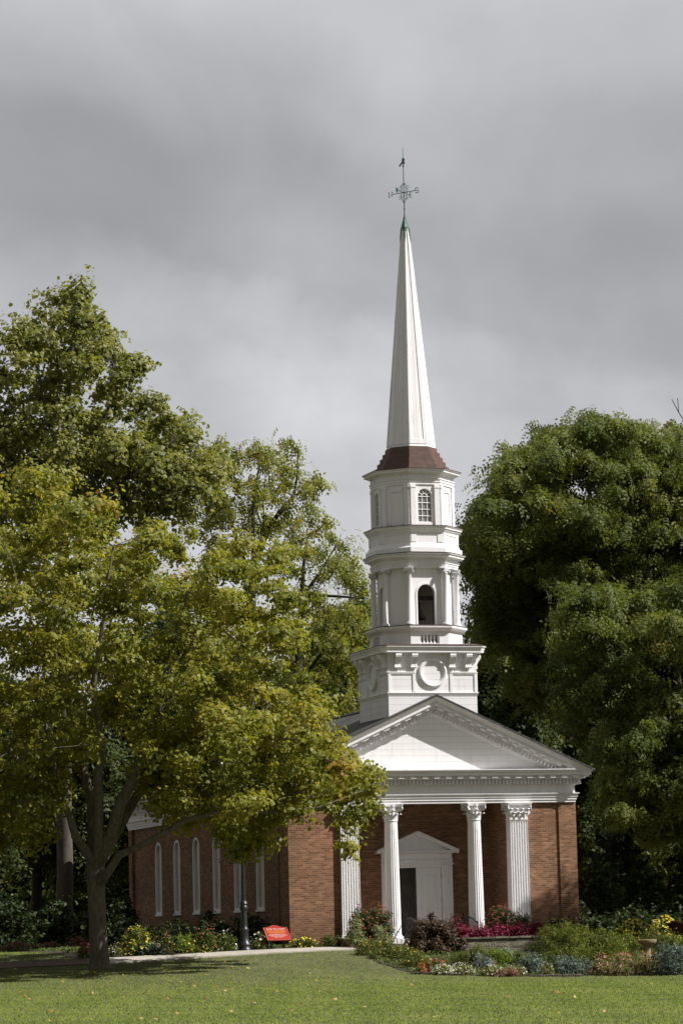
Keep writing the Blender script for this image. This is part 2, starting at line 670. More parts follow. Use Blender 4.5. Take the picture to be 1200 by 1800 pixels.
# ------------------------------------------------------------------ terrain
CTRL = [(-3.8, -1.4, -.24), (-7.65, -1.4, -.30), (-11.4, -1.4, -.385), (-15, -1.4, -.43), (-4.1, -2.4, -.31), (-8, -2.8, -.41),
        (-11.8, -3, -.54), (-15.4, -3.2, -.60), (-12.7, -5, -.66), (-4.6, -11, -1.0), (-1.4, -12, -1.15), (2.55, -13, -1.18),
        (-3.8, -2.8, -.35), (-10, -21, -1.19), (-17, -12, -1.02), (-22.7, -39.8, -1.27), (-14, -52, -1.29), (-18, -46, -1.28),
        (-12, 6, -.14), (-8, 10, -.14), (0, 0, -.2), (0, 20, -.2), (6, 0, -.25), (12, 5, -.3), (12, -9, -.95), (4.5, -6, -.75),
        (-34, -97, -1.4), (-60, -20, -1.2), (30, -30, -1.3), (30, 10, -.4), (-30, 10, -.4), (0, 50, -.3), (-40, 60, -.3), (40, 60, -.3),
        (1.0, -4.3, -.52), (-2.4, -5, -.55), (-120, -60, -1.2), (120, -60, -1.2), (120, 150, -.3), (-120, 150, -.3), (0, -160, -1.4)]
_c = np.array(CTRL)


def _phi(d2):
    return np.sqrt(d2 + 9.0)


def _fit():
    n = len(_c)
    d2 = ((_c[:, None, :2] - _c[None, :, :2]) ** 2).sum(-1)
    A = np.zeros((n + 1, n + 1))
    A[:n, :n] = _phi(d2) + np.eye(n) * -.02
    A[:n, n] = 1
    A[n, :n] = 1
    b = np.append(_c[:, 2], 0)
    return np.linalg.solve(A, b)


_w = _fit()


def ground(x, y):
    x = np.asarray(x, float)
    y = np.asarray(y, float)
    d2 = (x[..., None] - _c[:, 0]) ** 2 + (y[..., None] - _c[:, 1]) ** 2
    return _phi(d2) @ _w[:-1] + _w[-1]


def ghit(px, py, d0=45.0, d1=260.0):
    """where the sight line through a point of the photograph meets the ground"""
    ds = np.linspace(d0, d1, 4000)
    rr = ray(px, py)
    P = CAM[None] + ds[:, None] * rr[None]
    g = ground(P[:, 0], P[:, 1])
    k = np.where(P[:, 2] <= g)[0]
    i = k[0] if len(k) else len(ds) - 1
    return np.array([P[i, 0], P[i, 1], g[i]]), ds[i]


def make_ground():
    def axis(lo, hi, step, far, c):
        a = list(np.arange(lo, hi + step / 2, step))
        s = step
        x = hi
        while x < far:
            s *= 1.35
            x += s
            a.append(x)
        s = step
        x = lo
        while x > -far:
            s *= 1.35
            x -= s
            a.insert(0, x)
        return np.array(a)
    xs = axis(-32, 18, .8, 1500, 0)
    ys = axis(-62, 24, .8, 1500, 0)
    X, Y = np.meshgrid(xs, ys)
    Z = np.empty_like(X)
    for i in range(len(ys)):
        Z[i] = ground(X[i], Y[i])
    fade = np.clip((np.maximum(np.abs(X), np.abs(Y + 20)) - 90) / 120, 0, 1)
    Z = Z * (1 - fade) + (-.9) * fade
    nx, ny = len(xs), len(ys)
    vs = np.stack([X.ravel(), Y.ravel(), Z.ravel()], 1)
    fs = [(j * nx + i, j * nx + i + 1, (j + 1) * nx + i + 1, (j + 1) * nx + i) for j in range(ny - 1) for i in range(nx - 1)]
    me = bpy.data.meshes.new('lawn')
    me.from_pydata(vs.tolist(), [], fs)
    me.polygons.foreach_set('use_smooth', [True] * len(fs))
    mt, nt, b = new_mat('lawn_turf')
    tc = nd(nt, 'ShaderNodeTexCoord')
    n1 = noise(nt, tc.outputs['Object'], .35, 5, .6)
    n2 = noise(nt, tc.outputs['Object'], 9, 5, .7)
    mx = nd(nt, 'ShaderNodeMixRGB')
    mx.inputs['Fac'].default_value = .5
    nt.links.new(n1.outputs['Fac'], mx.inputs[1])
    nt.links.new(n2.outputs['Fac'], mx.inputs[2])
    r = nd(nt, 'ShaderNodeValToRGB')
    ramp_set(r, [(.3, (.075, .072, .046)), (.5, (.110, .106, .066)), (.7, (.145, .138, .09))])
    nt.links.new(mx.outputs[0], r.inputs['Fac'])
    nt.links.new(r.outputs['Color'], b.inputs['Base Color'])
    b.inputs['Roughness'].default_value = .95
    b.inputs['Specular IOR Level'].default_value = .1
    bp = nd(nt, 'ShaderNodeBump')
    bp.inputs['Strength'].default_value = .8
    bp.inputs['Distance'].default_value = .04
    nt.links.new(n2.outputs['Fac'], bp.inputs['Height'])
    nt.links.new(bp.outputs[0], b.inputs['Normal'])
    o = link_mesh('lawn', me, mt)
    tag(o, kind='structure')


make_ground()


def sheet(name, poly_left, poly_right, lift, mat, sub=24, thick=.06):
    """a strip laid on the ground between two polylines"""
    mb = MB()
    L = np.array(poly_left)
    Rr = np.array(poly_right)
    t = np.linspace(0, len(L) - 1, sub * (len(L) - 1) + 1)
    rows = []
    for q in t:
        i = min(int(q), len(L) - 2)
        f = q - i
        a = L[i] * (1 - f) + L[i + 1] * f
        b = Rr[i] * (1 - f) + Rr[i + 1] * f
        row = []
        for k in range(5):
            p = a * (1 - k / 4) + b * k / 4
            row.append((p[0], p[1], float(ground(p[0], p[1])) + lift))
        row = [(row[0][0], row[0][1], row[0][2] - thick - lift)] + row + [(row[-1][0], row[-1][1], row[-1][2] - thick - lift)]
        rows.append(row)
    n = len(rows[0])
    vs = [p for r_ in rows for p in r_]
    fs = []
    for j in range(len(rows) - 1):
        for i in range(n - 1):
            fs.append((j * n + i, j * n + i + 1, (j + 1) * n + i + 1, (j + 1) * n + i))
    mb.add(vs, fs)
    return mb.build(name, mat, smooth=False)


PATH_B = [(-3.6, -1.35), (-7.65, -1.35), (-11.6, -1.45)]
PATH_F = [(-3.6, -2.45), (-7.9, -2.75), (-11.9, -3.0)]
PATH_B2 = [(-11.6, -1.45), (-15.2, -1.5), (-22, -1.2)]
PATH_F2 = [(-11.9, -3.0), (-15.6, -3.25), (-22, -3.3)]
tag(sheet('path', PATH_F, PATH_B, .045, M['conc']), kind='structure')
tag(sheet('brick_path', PATH_F2, PATH_B2, .035, M['paver']), kind='structure')


def in_poly(x, y, poly):
    x = np.asarray(x, float)
    y = np.asarray(y, float)
    c = np.zeros(x.shape, bool)
    n = len(poly)
    for i in range(n):
        x1, y1 = poly[i]
        x2, y2 = poly[(i + 1) % n]
        if y1 == y2:
            continue
        c ^= ((y1 > y) != (y2 > y)) & (x < (x2 - x1) * (y - y1) / (y2 - y1) + x1)
    return c


BED = [(-3.7, -2.6), (-4.4, -6.8), (-4.65, -10.9), (-3.2, -11.7), (-1.4, -12.15), (2.5, -13.1), (7, -13.6), (14, -13.0), (14, 3), (5.1, 3), (5.1, -.2), (-3.4, -.2)]
BED2 = [(-12.5, -1.44), (-11.6, -1.46), (-7.65, -1.36), (-3.6, -1.36), (-3.6, -.05), (-4.9, -.05), (-4.9, 30), (-34, 30), (-34, 9.5), (-14.5, 8.5), (-13.0, 6), (-12.7, 2)]


def bed_sheet(name, poly, lift, step=.14):
    xs = np.arange(min(p[0] for p in poly), max(p[0] for p in poly) + step, step)
    ys = np.arange(min(p[1] for p in poly), max(p[1] for p in poly) + step, step)
    X, Y = np.meshgrid(xs, ys)
    Z = ground(X, Y) + lift
    ins = in_poly(X, Y, poly)
    nx = len(xs)
    vs = np.stack([X.ravel(), Y.ravel(), Z.ravel()], 1).tolist()
    fs = []
    for j in range(len(ys) - 1):
        for i in range(nx - 1):
            if ins[j, i] and ins[j, i + 1] and ins[j + 1, i] and ins[j + 1, i + 1]:
                fs.append((j * nx + i, j * nx + i + 1, (j + 1) * nx + i + 1, (j + 1) * nx + i))
    mb = MB()
    mb.add(vs, fs)
    tag(mb.build(name, M['soil'], smooth=True), kind='structure')


bed_sheet('flower_bed_soil', BED, .014)
bed_sheet('flower_bed_soil', BED2, .012)

# ------------------------------------------------------------------ chapel
W = 5.1            # half width of the front
HB = 4.47          # underside of the entablature
chapel = empty('chapel', (0, 1.4, 0), 'white and red brick chapel with four fluted columns and a tall white steeple', 'church')


def P(mb, name, mat, parent=chapel, smooth=False, bevel=0.0):
    return mb.build(name, mat, parent, smooth, bevel)


def wall_panel(mb, o, u, nrm, width, zb, zt, ops, reveal, arch=True, seg=14):
    """a wall face from o along u with (arched) openings (uc, half_width, sill, spring); reveals go inward"""
    o = np.array(o, float)
    u = np.array(u, float)
    nrm = np.array(nrm, float)

    def pt(a, z, d=0.0):
        q = o + u * a - nrm * d
        return (q[0], q[1], z)
    xs = 0.0
    for (uc, hw, zs, zp) in ops:
        a0, a1 = uc - hw, uc + hw
        mb.add([pt(xs, zb), pt(a0, zb), pt(a0, zt), pt(xs, zt)], [(0, 1, 2, 3)])
        mb.add([pt(a0, zb), pt(a1, zb), pt(a1, zs), pt(a0, zs)], [(0, 1, 2, 3)])
        if arch:
            arc = [(uc - hw * math.cos(PI * k / seg), zp + hw * math.sin(PI * k / seg)) for k in range(seg + 1)]
        else:
            arc = [(a0, zp), (a1, zp)]
        for k in range(len(arc) - 1):
            (p0, z0), (p1, z1) = arc[k], arc[k + 1]
            mb.add([pt(p0, z0), pt(p1, z1), pt(p1, zt), pt(p0, zt)], [(0, 1, 2, 3)])
        loop = [(a0, zs)] + arc + [(a1, zs)]
        for k in range(len(loop)):
            (p0, z0), (p1, z1) = loop[k], loop[(k + 1) % len(loop)]
            mb.add([pt(p0, z0), pt(p1, z1), pt(p1, z1, reveal), pt(p0, z0, reveal)], [(0, 1, 2, 3)])
        xs = a1
    mb.add([pt(xs, zb), pt(width, zb), pt(width, zt), pt(xs, zt)], [(0, 1, 2, 3)])


def arch_loop(uc, hw, zs, zp, seg=16):
    return [(uc - hw, zs)] + [(uc - hw * math.cos(PI * k / seg), zp + hw * math.sin(PI * k / seg)) for k in range(seg + 1)] + [(uc + hw, zs)]


# --- brick walls
YB = 22.34
WX = 4.98
SP = 2.818
YW0 = 3.86
win_ops = [(YW0 + k * SP, .46, 1.14, 3.37) for k in range(6)]
mb = MB()
# left side: the wall runs from the back (u = 0) to the front
ops_l = sorted([(YB - y, hw, zs, zp) for y, hw, zs, zp in win_ops])
wall_panel(mb, (-WX, YB, 0), (0, -1, 0), (-1, 0, 0), YB - 1.1, -1.2, HB + .02, ops_l, .16)
ops_r = [(y - 1.1, hw, zs, zp) for y, hw, zs, zp in win_ops]
wall_panel(mb, (WX, 1.1, 0), (0, 1, 0), (1, 0, 0), YB - 1.1, -1.2, HB + .02, ops_r, .16)
mb.add([(-WX, YB, -1.2), (WX, YB, -1.2), (WX, YB, HB), (-WX, YB, HB)], [(3, 2, 1, 0)])
mb.add([(-WX, YB, HB), (WX, YB, HB), (0, YB, HB + 3.4)], [(2, 1, 0)])
P(mb, 'nave_wall', M['brick'])
mb = MB()
mb.box(-WX - .10, -WX + .02, YB - .5, YB + .06, -1.2, HB + .01)
P(mb, 'corner_pier', M['brick'])

for s in (-1, 1):
    mb = MB()
    xi, xo = 2.70, W
    mb.box(min(s * xi, s * xo), max(s * xi, s * xo), .10, 1.12, -1.3, HB + .02)
    mb.box(min(s * xi, s * (WX - .01)), max(s * xi, s * (WX - .01)), 1.12, 2.3, -1.3, HB + .4)
    mb.box(min(s * 4.48, s * (W + .012)), max(s * 4.48, s * (W + .012)), .045, .10, -1.3, HB + .01)
    P(mb, 'portico_wall', M['brick'])

# --- back wall of the porch with the doorway
mb = MB()
wall_panel(mb, (-2.72, 2.0, 0), (1, 0, 0), (0, -1, 0), 5.44, -.3, HB + .4, [(2.72, .90, 0.0, 2.40)], .3, arch=False)
P(mb, 'porch_wall', M['brick'])
mb = MB()
mb.box(-2.69, 2.69, .0, 3.2, -.5, 0.0)
P(mb, 'porch_floor', M['conc'])
mb = MB()
for k in range(3):
    mb.box(-1.15, 1.15, -.32 * (k + 1), -.32 * k + (.02 if k else 0), -.75, -.005 - .16 * k - (.0 if k else .01))
P(mb, 'step', M['conc'])
mb = MB()
mb.box(-2.69, 2.69, .52, 1.99, HB + .12, HB + .16)
P(mb, 'porch_ceiling', M['white'])
mb = MB()
mb.box(-4.9, 4.9, 2.35, YB - .1, -.05, -.01)
P(mb, 'nave_floor', M['dark'])

mb = MB()
wall_panel(mb, (-2.6, 4.2, 0), (1, 0, 0), (0, -1, 0), 5.2, -.02, 3.2, [(2.2, .55, 0.0, 2.2)], .1, arch=False)
P(mb, 'vestibule_wall', M['inner'])
# --- doorway
def moul(mb, x0, x1, y0, z0, z1, proj):
    mb.box(x0, x1, y0 - proj, y0 - .001, z0, z1)


mb = MB()
for s in (-1, 1):
    mb.box(min(s * .965, s * 1.275), max(s * .965, s * 1.275), 1.90, 1.998, 0, 2.46)
    mb.box(min(s * .945, s * 1.30), max(s * .945, s * 1.30), 1.875, 1.998, 0, .24)
    mb.box(min(s * .90, s * .964), max(s * .90, s * .964), 1.94, 2.12, 0, 2.44)
    mb.box(min(s * .945, s * 1.31), max(s * .945, s * 1.31), 1.865, 1.998, 2.462, 2.53)
mb.box(-.90, .90, 1.94, 2.12, 2.38, 2.44)
mb.box(-.944, .944, 1.92, 1.999, 2.442, 2.531)
mb.box(-1.275, 1.275, 1.90, 1.998, 2.532, 2.62)
mb.box(-1.30, 1.30, 1.88, 1.998, 2.622, 2.66)
mb.box(-1.27, 1.27, 1.905, 1.998, 2.662, 2.86)
mb.box(-1.34, 1.34, 1.80, 1.998, 2.862, 2.90)
mb.box(-1.40, 1.40, 1.74, 1.998, 2.902, 2.955)
P(mb, 'doorway', M['white'], bevel=.008)
mb = MB()
sl_ = (3.60 - 2.965) / 1.45
for d0, d1, pr in ((0, .05, .30), (.052, .13, .24)):
    zt_, zb_ = 3.62 - d0, 3.62 - d1
    xe = 1.47
    mb.prism([(-xe, zt_ - sl_ * xe), (0, zt_), (xe, zt_ - sl_ * xe), (xe, zb_ - sl_ * xe), (0, zb_), (-xe, zb_ - sl_ * xe)][::-1], lambda a, b, k, pr=pr: (a, 1.998 - pr * (1 - k), b))
mb.prism([(-1.3, 2.957), (1.3, 2.957), (0, 3.50)], lambda a, b, k: (a, 1.93 + .06 * k, b))
P(mb, 'door_pediment', M['white'])


def door_leaf(x0, x1, angle=0.0):
    mb = MB()
    y0 = 2.04
    mb.box(x0, x1, y0, y0 + .05, .005, 2.375)
    f = .012
    # raised rails and stiles leave two sunk panels
    s = .12
    mb.box(x0, x0 + s * 1.2, y0 - f * 2, y0 - .001, .005, 2.375)
    mb.box(x1 - s * 1.2, x1, y0 - f * 2, y0 - .001, .005, 2.375)
    for z0, z1 in ((.005, .2), (.70, .92), (2.12, 2.375)):
        mb.box(x0 + s * 1.2, x1 - s * 1.2, y0 - f * 2, y0 - .001, z0, z1)
    for z0, z1 in ((.26, .64), (.99, 2.05)):
        mb.box(x0 + s * 1.75, x1 - s * 1.75, y0 - f * 1.6, y0 - .001, z0, z1)
    o = P(mb, 'door', M['white'], bevel=.006)
    return o


dr = door_leaf(.005, .895)
for z in (.35, 1.28, 2.1):
    mb = MB()
    mb.tube([(.898, 2.005, z - .07), (.898, 2.005, z + .07)], .014, 8)
    mb.build('hinge', M['hinge'], dr)
dl = door_leaf(-.895, -.005)
pv = Vector((-.895, 2.06, 0))
dl.matrix_parent_inverse = Matrix.Translation(-chapel.location) @ Matrix.Translation(pv) @ Matrix.Rotation(R(98), 4, 'Z') @ Matrix.Translation(-pv)
tag(dl, 'white door leaf swung open inward')

# --- columns
def fluted_shaft(mb, cx, cy_, z0, z1, r0, r1, nf=22):
    rings = []
    nseg = 12
    for k in range(nseg + 1):
        t = k / nseg
        r = r0 + (r1 - r0) * (t ** 1.35)
        ring = []
        for i in range(nf):
            for a, rr in ((0, 1.0), (.18, 1.0), (.33, .945), (.59, .915), (.85, .945)):
                an = 2 * PI * (i + a) / nf
                q = r * (rr if .02 < t < .985 else 1.0)
                ring.append((cx + q * math.cos(an), cy_ + q * math.sin(an), z0 + (z1 - z0) * t))
        rings.append(ring)
    mb.loft(rings, True, True)


def acanthus(mb, base, out, z0, h, w, curl):
    """a leaf standing against the bell and rolling over at its tip"""
    base = np.array(base, float)
    out = np.array(out, float)
    side = np.array([-out[1], out[0], 0])
    prof = [(0.0, 0.0, .75), (.02, .35, 1.0), (.03, .68, .95), (.06 + curl * .4, .92, .8), (.05 + curl, 1.0, .6), (.055 + curl * 1.25, .86, .35), (.03 + curl, .78, .2)]
    rows = []
    for o_, t, ww in prof:
        c = base + out * o_
        rows.append([c - side * w * ww / 2 + np.array([0, 0, z0 + h * t]) - out * .014, c + np.array([0, 0, z0 + h * t + .0]) + out * .016,
                     c + side * w * ww / 2 + np.array([0, 0, z0 + h * t]) - out * .014])
    vs = [p for r in rows for p in r]
    fs = []
    for k in range(len(rows) - 1):
        for i in range(2):
            fs.append((k * 3 + i, k * 3 + i + 1, k * 3 + 4 + i, k * 3 + 3 + i))
    mb.add(vs, fs)


def volute(mb, c, out, r, w):
    """small scroll: a coil of bar"""
    out = np.array(out, float)
    pts = []
    rad = []
    for k in range(15):
        a = PI * .5 - k * 2 * PI * 1.4 / 14
        q = r * (1 - k / 17)
        pts.append(np.array(c) + out * (q * math.cos(a)) + np.array([0, 0, q * math.sin(a)]))
        rad.append(w * (1 - k / 24))
    mb.tube(pts, rad, 6)


def capital(cx, cy_, z0, h, r, sq=None):
    mb = MB()
    ab = .085
    if sq is None:
        mb.lathe([(r * 1.0, 0), (r * 1.1, .015), (r * 1.1, .04), (r, .055), (r * .99, h * .3), (r * 1.04, h * .6), (r * 1.3, h - ab)], (cx, cy_, z0), 28, True, True)
        dirs = [(math.cos(PI / 8 + k * PI / 4), math.sin(PI / 8 + k * PI / 4)) for k in range(8)]
        for d in dirs:
            acanthus(mb, (cx + d[0] * r * .98, cy_ + d[1] * r * .98, z0), (d[0], d[1], 0), .055, h * .36, r * .80, .075)
        for k in range(8):
            d = (math.cos(k * PI / 4), math.sin(k * PI / 4))
            acanthus(mb, (cx + d[0] * r * 1.0, cy_ + d[1] * r * 1.0, z0), (d[0], d[1], 0), h * .28, h * .38, r * .78, .085)
        hw = r * 1.55
        hx = hy = hw
    else:
        hx, hy = sq
        mb.box(cx - hx, cx + hx, cy_ - hy, cy_ + hy, z0, z0 + h - ab)
        mb.box(cx - hx - .02, cx + hx + .02, cy_ - hy - .02, cy_ + hy + .02, z0 + .005, z0 + .04)
        for row, (zz, hh, cu) in enumerate(((.055, h * .36, .075), (h * .28, h * .38, .09))):
            nfx = 3 if row == 0 else 4
            for k in range(nfx):
                fx = (k + .5) / nfx * 2 - 1 if row == 0 else -1 + 2 * k / (nfx - 1)
                acanthus(mb, (cx + fx * hx * .98, cy_ - hy, z0), (0, -1, 0), zz, hh, hx * .62, cu)
            for sx in (-1, 1):
                for k in range(2 if row == 0 else 3):
                    fy = (k + .5) - 1 if row == 0 else -1 + k
                    acanthus(mb, (cx + sx * hx, cy_ + fy * hy * .9, z0), (sx, 0, 0), zz, hh, hy * .8, cu)
        hx, hy = hx + .12, hy + .12
    # corner scrolls
    for sx in (-1, 1):
        for sy in (-1, 1):
            d = np.array([sx, sy, 0]) / math.sqrt(2)
            volute(mb, (cx + sx * (hx - .06), cy_ + sy * (hy - .06), z0 + h - ab - .075), d, .07, .026)
            p0 = np.array([cx + sx * (hx - .17), cy_ + sy * (hy - .17), z0 + h * .55])
            mb.tube([p0, p0 + np.array([sx * .04, sy * .04, .10]), np.array([cx + sx * (hx - .07), cy_ + sy * (hy - .07), z0 + h - ab - .02])], [.02, .026, .03], 5)
    # abacus with hollow sides
    ring = []
    for (ax, ay), (bx, by) in (((-1, -1), (1, -1)), ((1, -1), (1, 1)), ((1, 1), (-1, 1)), ((-1, 1), (-1, -1))):
        for k in range(7):
            t = .05 + .9 * k / 6
            x, y = ax + (bx - ax) * t, ay + (by - ay) * t
            dent = .20 * math.sin(PI * t) if sq is None else .06 * math.sin(PI * t)
            l = np.array([(ax + bx) / 2, (ay + by) / 2])
            x -= l[0] * dent
            y -= l[1] * dent
            ring.append((cx + x * hx, cy_ + y * hy))
    mb.loft([[(x, y, z0 + h - ab) for x, y in ring], [(cx + (x - cx) * 1.05, cy_ + (y - cy_) * 1.05, z0 + h - ab * .45) for x, y in ring],
             [(cx + (x - cx) * 1.07, cy_ + (y - cy_) * 1.07, z0 + h - .004) for x, y in ring]], True, True)
    # a flower in the middle of each side
    for dx, dy in ((0, -1), (1, 0), (-1, 0)):
        mb.obox((cx + dx * hx * .86, cy_ + dy * hy * .86, z0 + h - ab * .6), (dy, dx, 0), (dx, dy, 0), (0, 0, 1), .035, .03, .04)
    return mb


ZC = 3.885
for s in (-1, 1):
    mb = MB()
    cx, cy_ = s * 1.475, .20
    fluted_shaft(mb, cx, cy_, .13, ZC, .262, .215)
    o = P(mb, 'column', M['white'], smooth=True)
    mb = MB()
    mb.box(cx - .36, cx + .36, cy_ - .36, cy_ + .36, -.16, .0)
    mb.lathe([(.34, .0), (.355, .03), (.34, .065), (.30, .075), (.285, .09), (.30, .105), (.295, .12), (.27, .135)], (cx, cy_, 0), 32, True, True)
    mb.build('column_base', M['white'], o, True)
    capital(cx, cy_, ZC, HB - ZC - .004, .215).build('capital', M['white'], o, True)
# square fluted pilasters at the ends of the brick wings
for s in (-1, 1):
    mb = MB()
    cx = s * 3.0
    y0, y1 = -.05, .37
    hx = .325
    ring = []
    nfl = 7
    for k in range(nfl):
        for a, dd in ((0.06, 0), (.12, .0), (.25, .026), (.5, .036), (.75, .026), (.88, 0), (.94, 0)):
            ring.append((cx - hx + 2 * hx * (k + a) / nfl, y0 + dd))
    ring = [(cx - hx, y0)] + ring + [(cx + hx, y0), (cx + hx, y1), (cx - hx, y1)]
    flat = [(x, y0 if y < .1 else y) for x, y in ring]
    tp = lambda rg, z, sc: [(cx + (x - cx) * sc, y, z) for x, y in rg]
    mb.loft([tp(flat, -.2, 1.0), tp(flat, .16, 1.0), tp(ring, .18, 1.0), tp(ring, ZC - .06, .955), tp(flat, ZC - .04, .955), tp(flat, ZC, .955)], True, True)
    o = P(mb, 'pilaster', M['white'])
    mb = MB()
    mb.box(cx - hx - .05, cx + hx + .05, y0 - .05, y1, -.3, .10)
    mb.box(cx - hx - .03, cx + hx + .03, y0 - .03, y1, .102, .15)
    mb.build('pilaster_base', M['white'], o)
    capital(cx, (y0 + y1) / 2, ZC, HB - ZC - .004, .2, (hx * .955, (y1 - y0) / 2)).build('capital', M['white'], o, False)

# --- entablature all round
RECT = [(-W + .02, 0), (W - .02, 0), (W - .02, YB), (-W + .02, YB)]
mb = MB()
prof = [(-.35, HB), (.015, HB), (.015, HB + .085), (.045, HB + .088), (.045, HB + .175), (.075, HB + .178), (.075, HB + .255), (.12, HB + .275), (.13, HB + .315),
        (.002, HB + .33), (.0, 5.045), (.05, 5.05), (.06, 5.075), (.10, 5.08), (.10, 5.235), (.20, 5.240), (.22, 5.262), (.22, 5.375), (.44, 5.385), (.44, 5.465), (.47, 5.47),
        (.53, 5.55), (.53, 5.575), (.0, 5.60)]
mb.mould(RECT, prof)
# dentils and modillions
def dentil_row(mb, a, b, nrm, z0, z1, base, proj, step, wd):
    a, b, nrm = np.array(a, float), np.array(b, float), np.array(nrm, float)
    L = np.linalg.norm(b - a)
    u = (b - a) / L
    n = int(L / step)
    for k in range(n):
        c = a + u * ((k + .5) * L / n) + nrm * (base + proj / 2)
        mb.obox((c[0], c[1], (z0 + z1) / 2), (u[0], u[1], 0), (nrm[0], nrm[1], 0), (0, 0, 1), wd / 2, proj / 2, (z1 - z0) / 2)


for a, b, nn in (((-W - .1, 0), (W + .1, 0), (0, -1)), ((-W + .02, YB), (-W + .02, -.1), (-1, 0)), ((W - .02, -.1), (W - .02, YB), (1, 0))):
    dentil_row(mb, a, b, nn, 5.085, 5.232, .098, .11, .128, .066)
    dentil_row(mb, a, b, nn, 5.285, 5.374, .168, .225, .40, .19)
# inner face and soffit of the beam over the porch
mb.box(-2.7, 2.7, .36, .52, HB + .001, HB + .5)
P(mb, 'entablature', M['white'])

# --- pediment
APZ, APS = 8.056, .452
TY = .0           # face of the tympanum
mb = MB()


def chev(mb, d0, d1, y0, y1, xe):
    zt_, zb_ = APZ - d0, APZ - d1
    mb.prism([(-xe, zt_ - APS * xe), (-xe, zb_ - APS * xe), (0, zb_), (xe, zb_ - APS * xe), (xe, zt_ - APS * xe), (0, zt_)], lambda a, b, k: (a, y0 + (y1 - y0) * k, b))


def chev_slope(mb, d0, d1, ya, yb, y1, xe0, xe1):
    """crown moulding whose face leans from ya (top) to yb (bottom)"""
    top = [(-xe0, APZ - d0 - APS * xe0), (0, APZ - d0), (xe0, APZ - d0 - APS * xe0)]
    bot = [(-xe1, APZ - d1 - APS * xe1), (0, APZ - d1), (xe1, APZ - d1 - APS * xe1)]
    vs = [(x, ya, z) for x, z in top] + [(x, yb, z) for x, z in bot] + [(x, y1, z) for x, z in top] + [(x, y1, z) for x, z in bot]
    fs = [(0, 3, 4, 1), (1, 4, 5, 2), (6, 7, 10, 9), (7, 8, 11, 10), (0, 1, 7, 6), (1, 2, 8, 7), (3, 9, 10, 4), (4, 10, 11, 5), (0, 6, 9, 3), (2, 5, 11, 8)]
    mb.add(vs, fs)


chev_slope(mb, .03, .075, -.60, -.57, .3, 5.555, 5.53)
chev_slope(mb, .077, .17, -.565, -.49, .3, 5.525, 5.47)
chev(mb, .172, .285, -.465, .3, 5.44)
chev(mb, .287, .40, -.19, .3, 5.2)
chev(mb, .402, .43, -.155, .3, 5.15)
chev(mb, .432, .60, -.10, .3, 5.1)
chev(mb, .602, .64, -.05, .3, 5.1)
ux, uz = 1 / math.hypot(1, APS), APS / math.hypot(1, APS)
for s in (-1, 1):
    n = 13
    for k in range(n):
        x = s * (.22 + (4.75 - .22) * k / (n - 1))
        z = APZ - .333 - APS * abs(x)
        mb.obox((x, -.30, z), (ux, 0, -s * uz), (0, 1, 0), (s * uz, 0, ux), .095, .11, .040)
    n = 38
    for k in range(n):
        x = s * (.07 + (4.55 - .07) * k / (n - 1))
        z = APZ - .513 - APS * abs(x)
        mb.obox((x, -.155, z), (ux, 0, -s * uz), (0, 1, 0), (s * uz, 0, ux), .031, .055, .066)
P(mb, 'pediment_cornice', M['white'])
mb = MB()
mb.prism([(-5.0, 5.58), (5.0, 5.58), (0, APZ - .62 + .2)], lambda a, b, k: (a, TY + .02 + .2 * k, b))
P(mb, 'tympanum', M['siding'])

# --- roof
mb = MB()
RZ = APZ + .035
xe = 5.60
for s in (-1, 1):
    q = [(0, RZ), (s * xe, RZ - APS * xe), (s * xe, RZ - APS * xe - .05), (0, RZ - .05)]
    if s > 0:
        q = q[::-1]
    mb.prism(q, lambda a, b, k: (a, -.63 + (YB + 1.2) * k, b))
rf = P(mb, 'roof', M['shingle'])
mb = MB()
mb.tube([(0, 3.1, RZ + .01), (0, YB + .5, RZ + .01)], .06, 6)
mb.build('ridge_cap', M['flash'], rf)
mb = MB()
mb.tube([(-3.1, 15.5, 6.2), (-3.1, 15.5, 7.45)], .05, 8)
mb.lathe([(.07, 0), (.10, .04), (.0, .12)], (-3.1, 15.5, 7.43), 10)
mb.build('vent_pipe', M['white'], rf)
mb = MB()
mb.box(-3.9, -2.9, 18.6, 19.5, 5.4, 8.3)
mb.box(-3.98, -2.82, 18.52, 19.58, 8.3, 8.42)
P(mb, 'chimney', M['brick'])
# gutter line at the left eave and a downpipe
mb = MB()
mb.tube([(-WX - .06, 1.35, HB), (-WX - .06, 1.35, -.3)], .05, 8)
P(mb, 'downpipe', M['flash'])

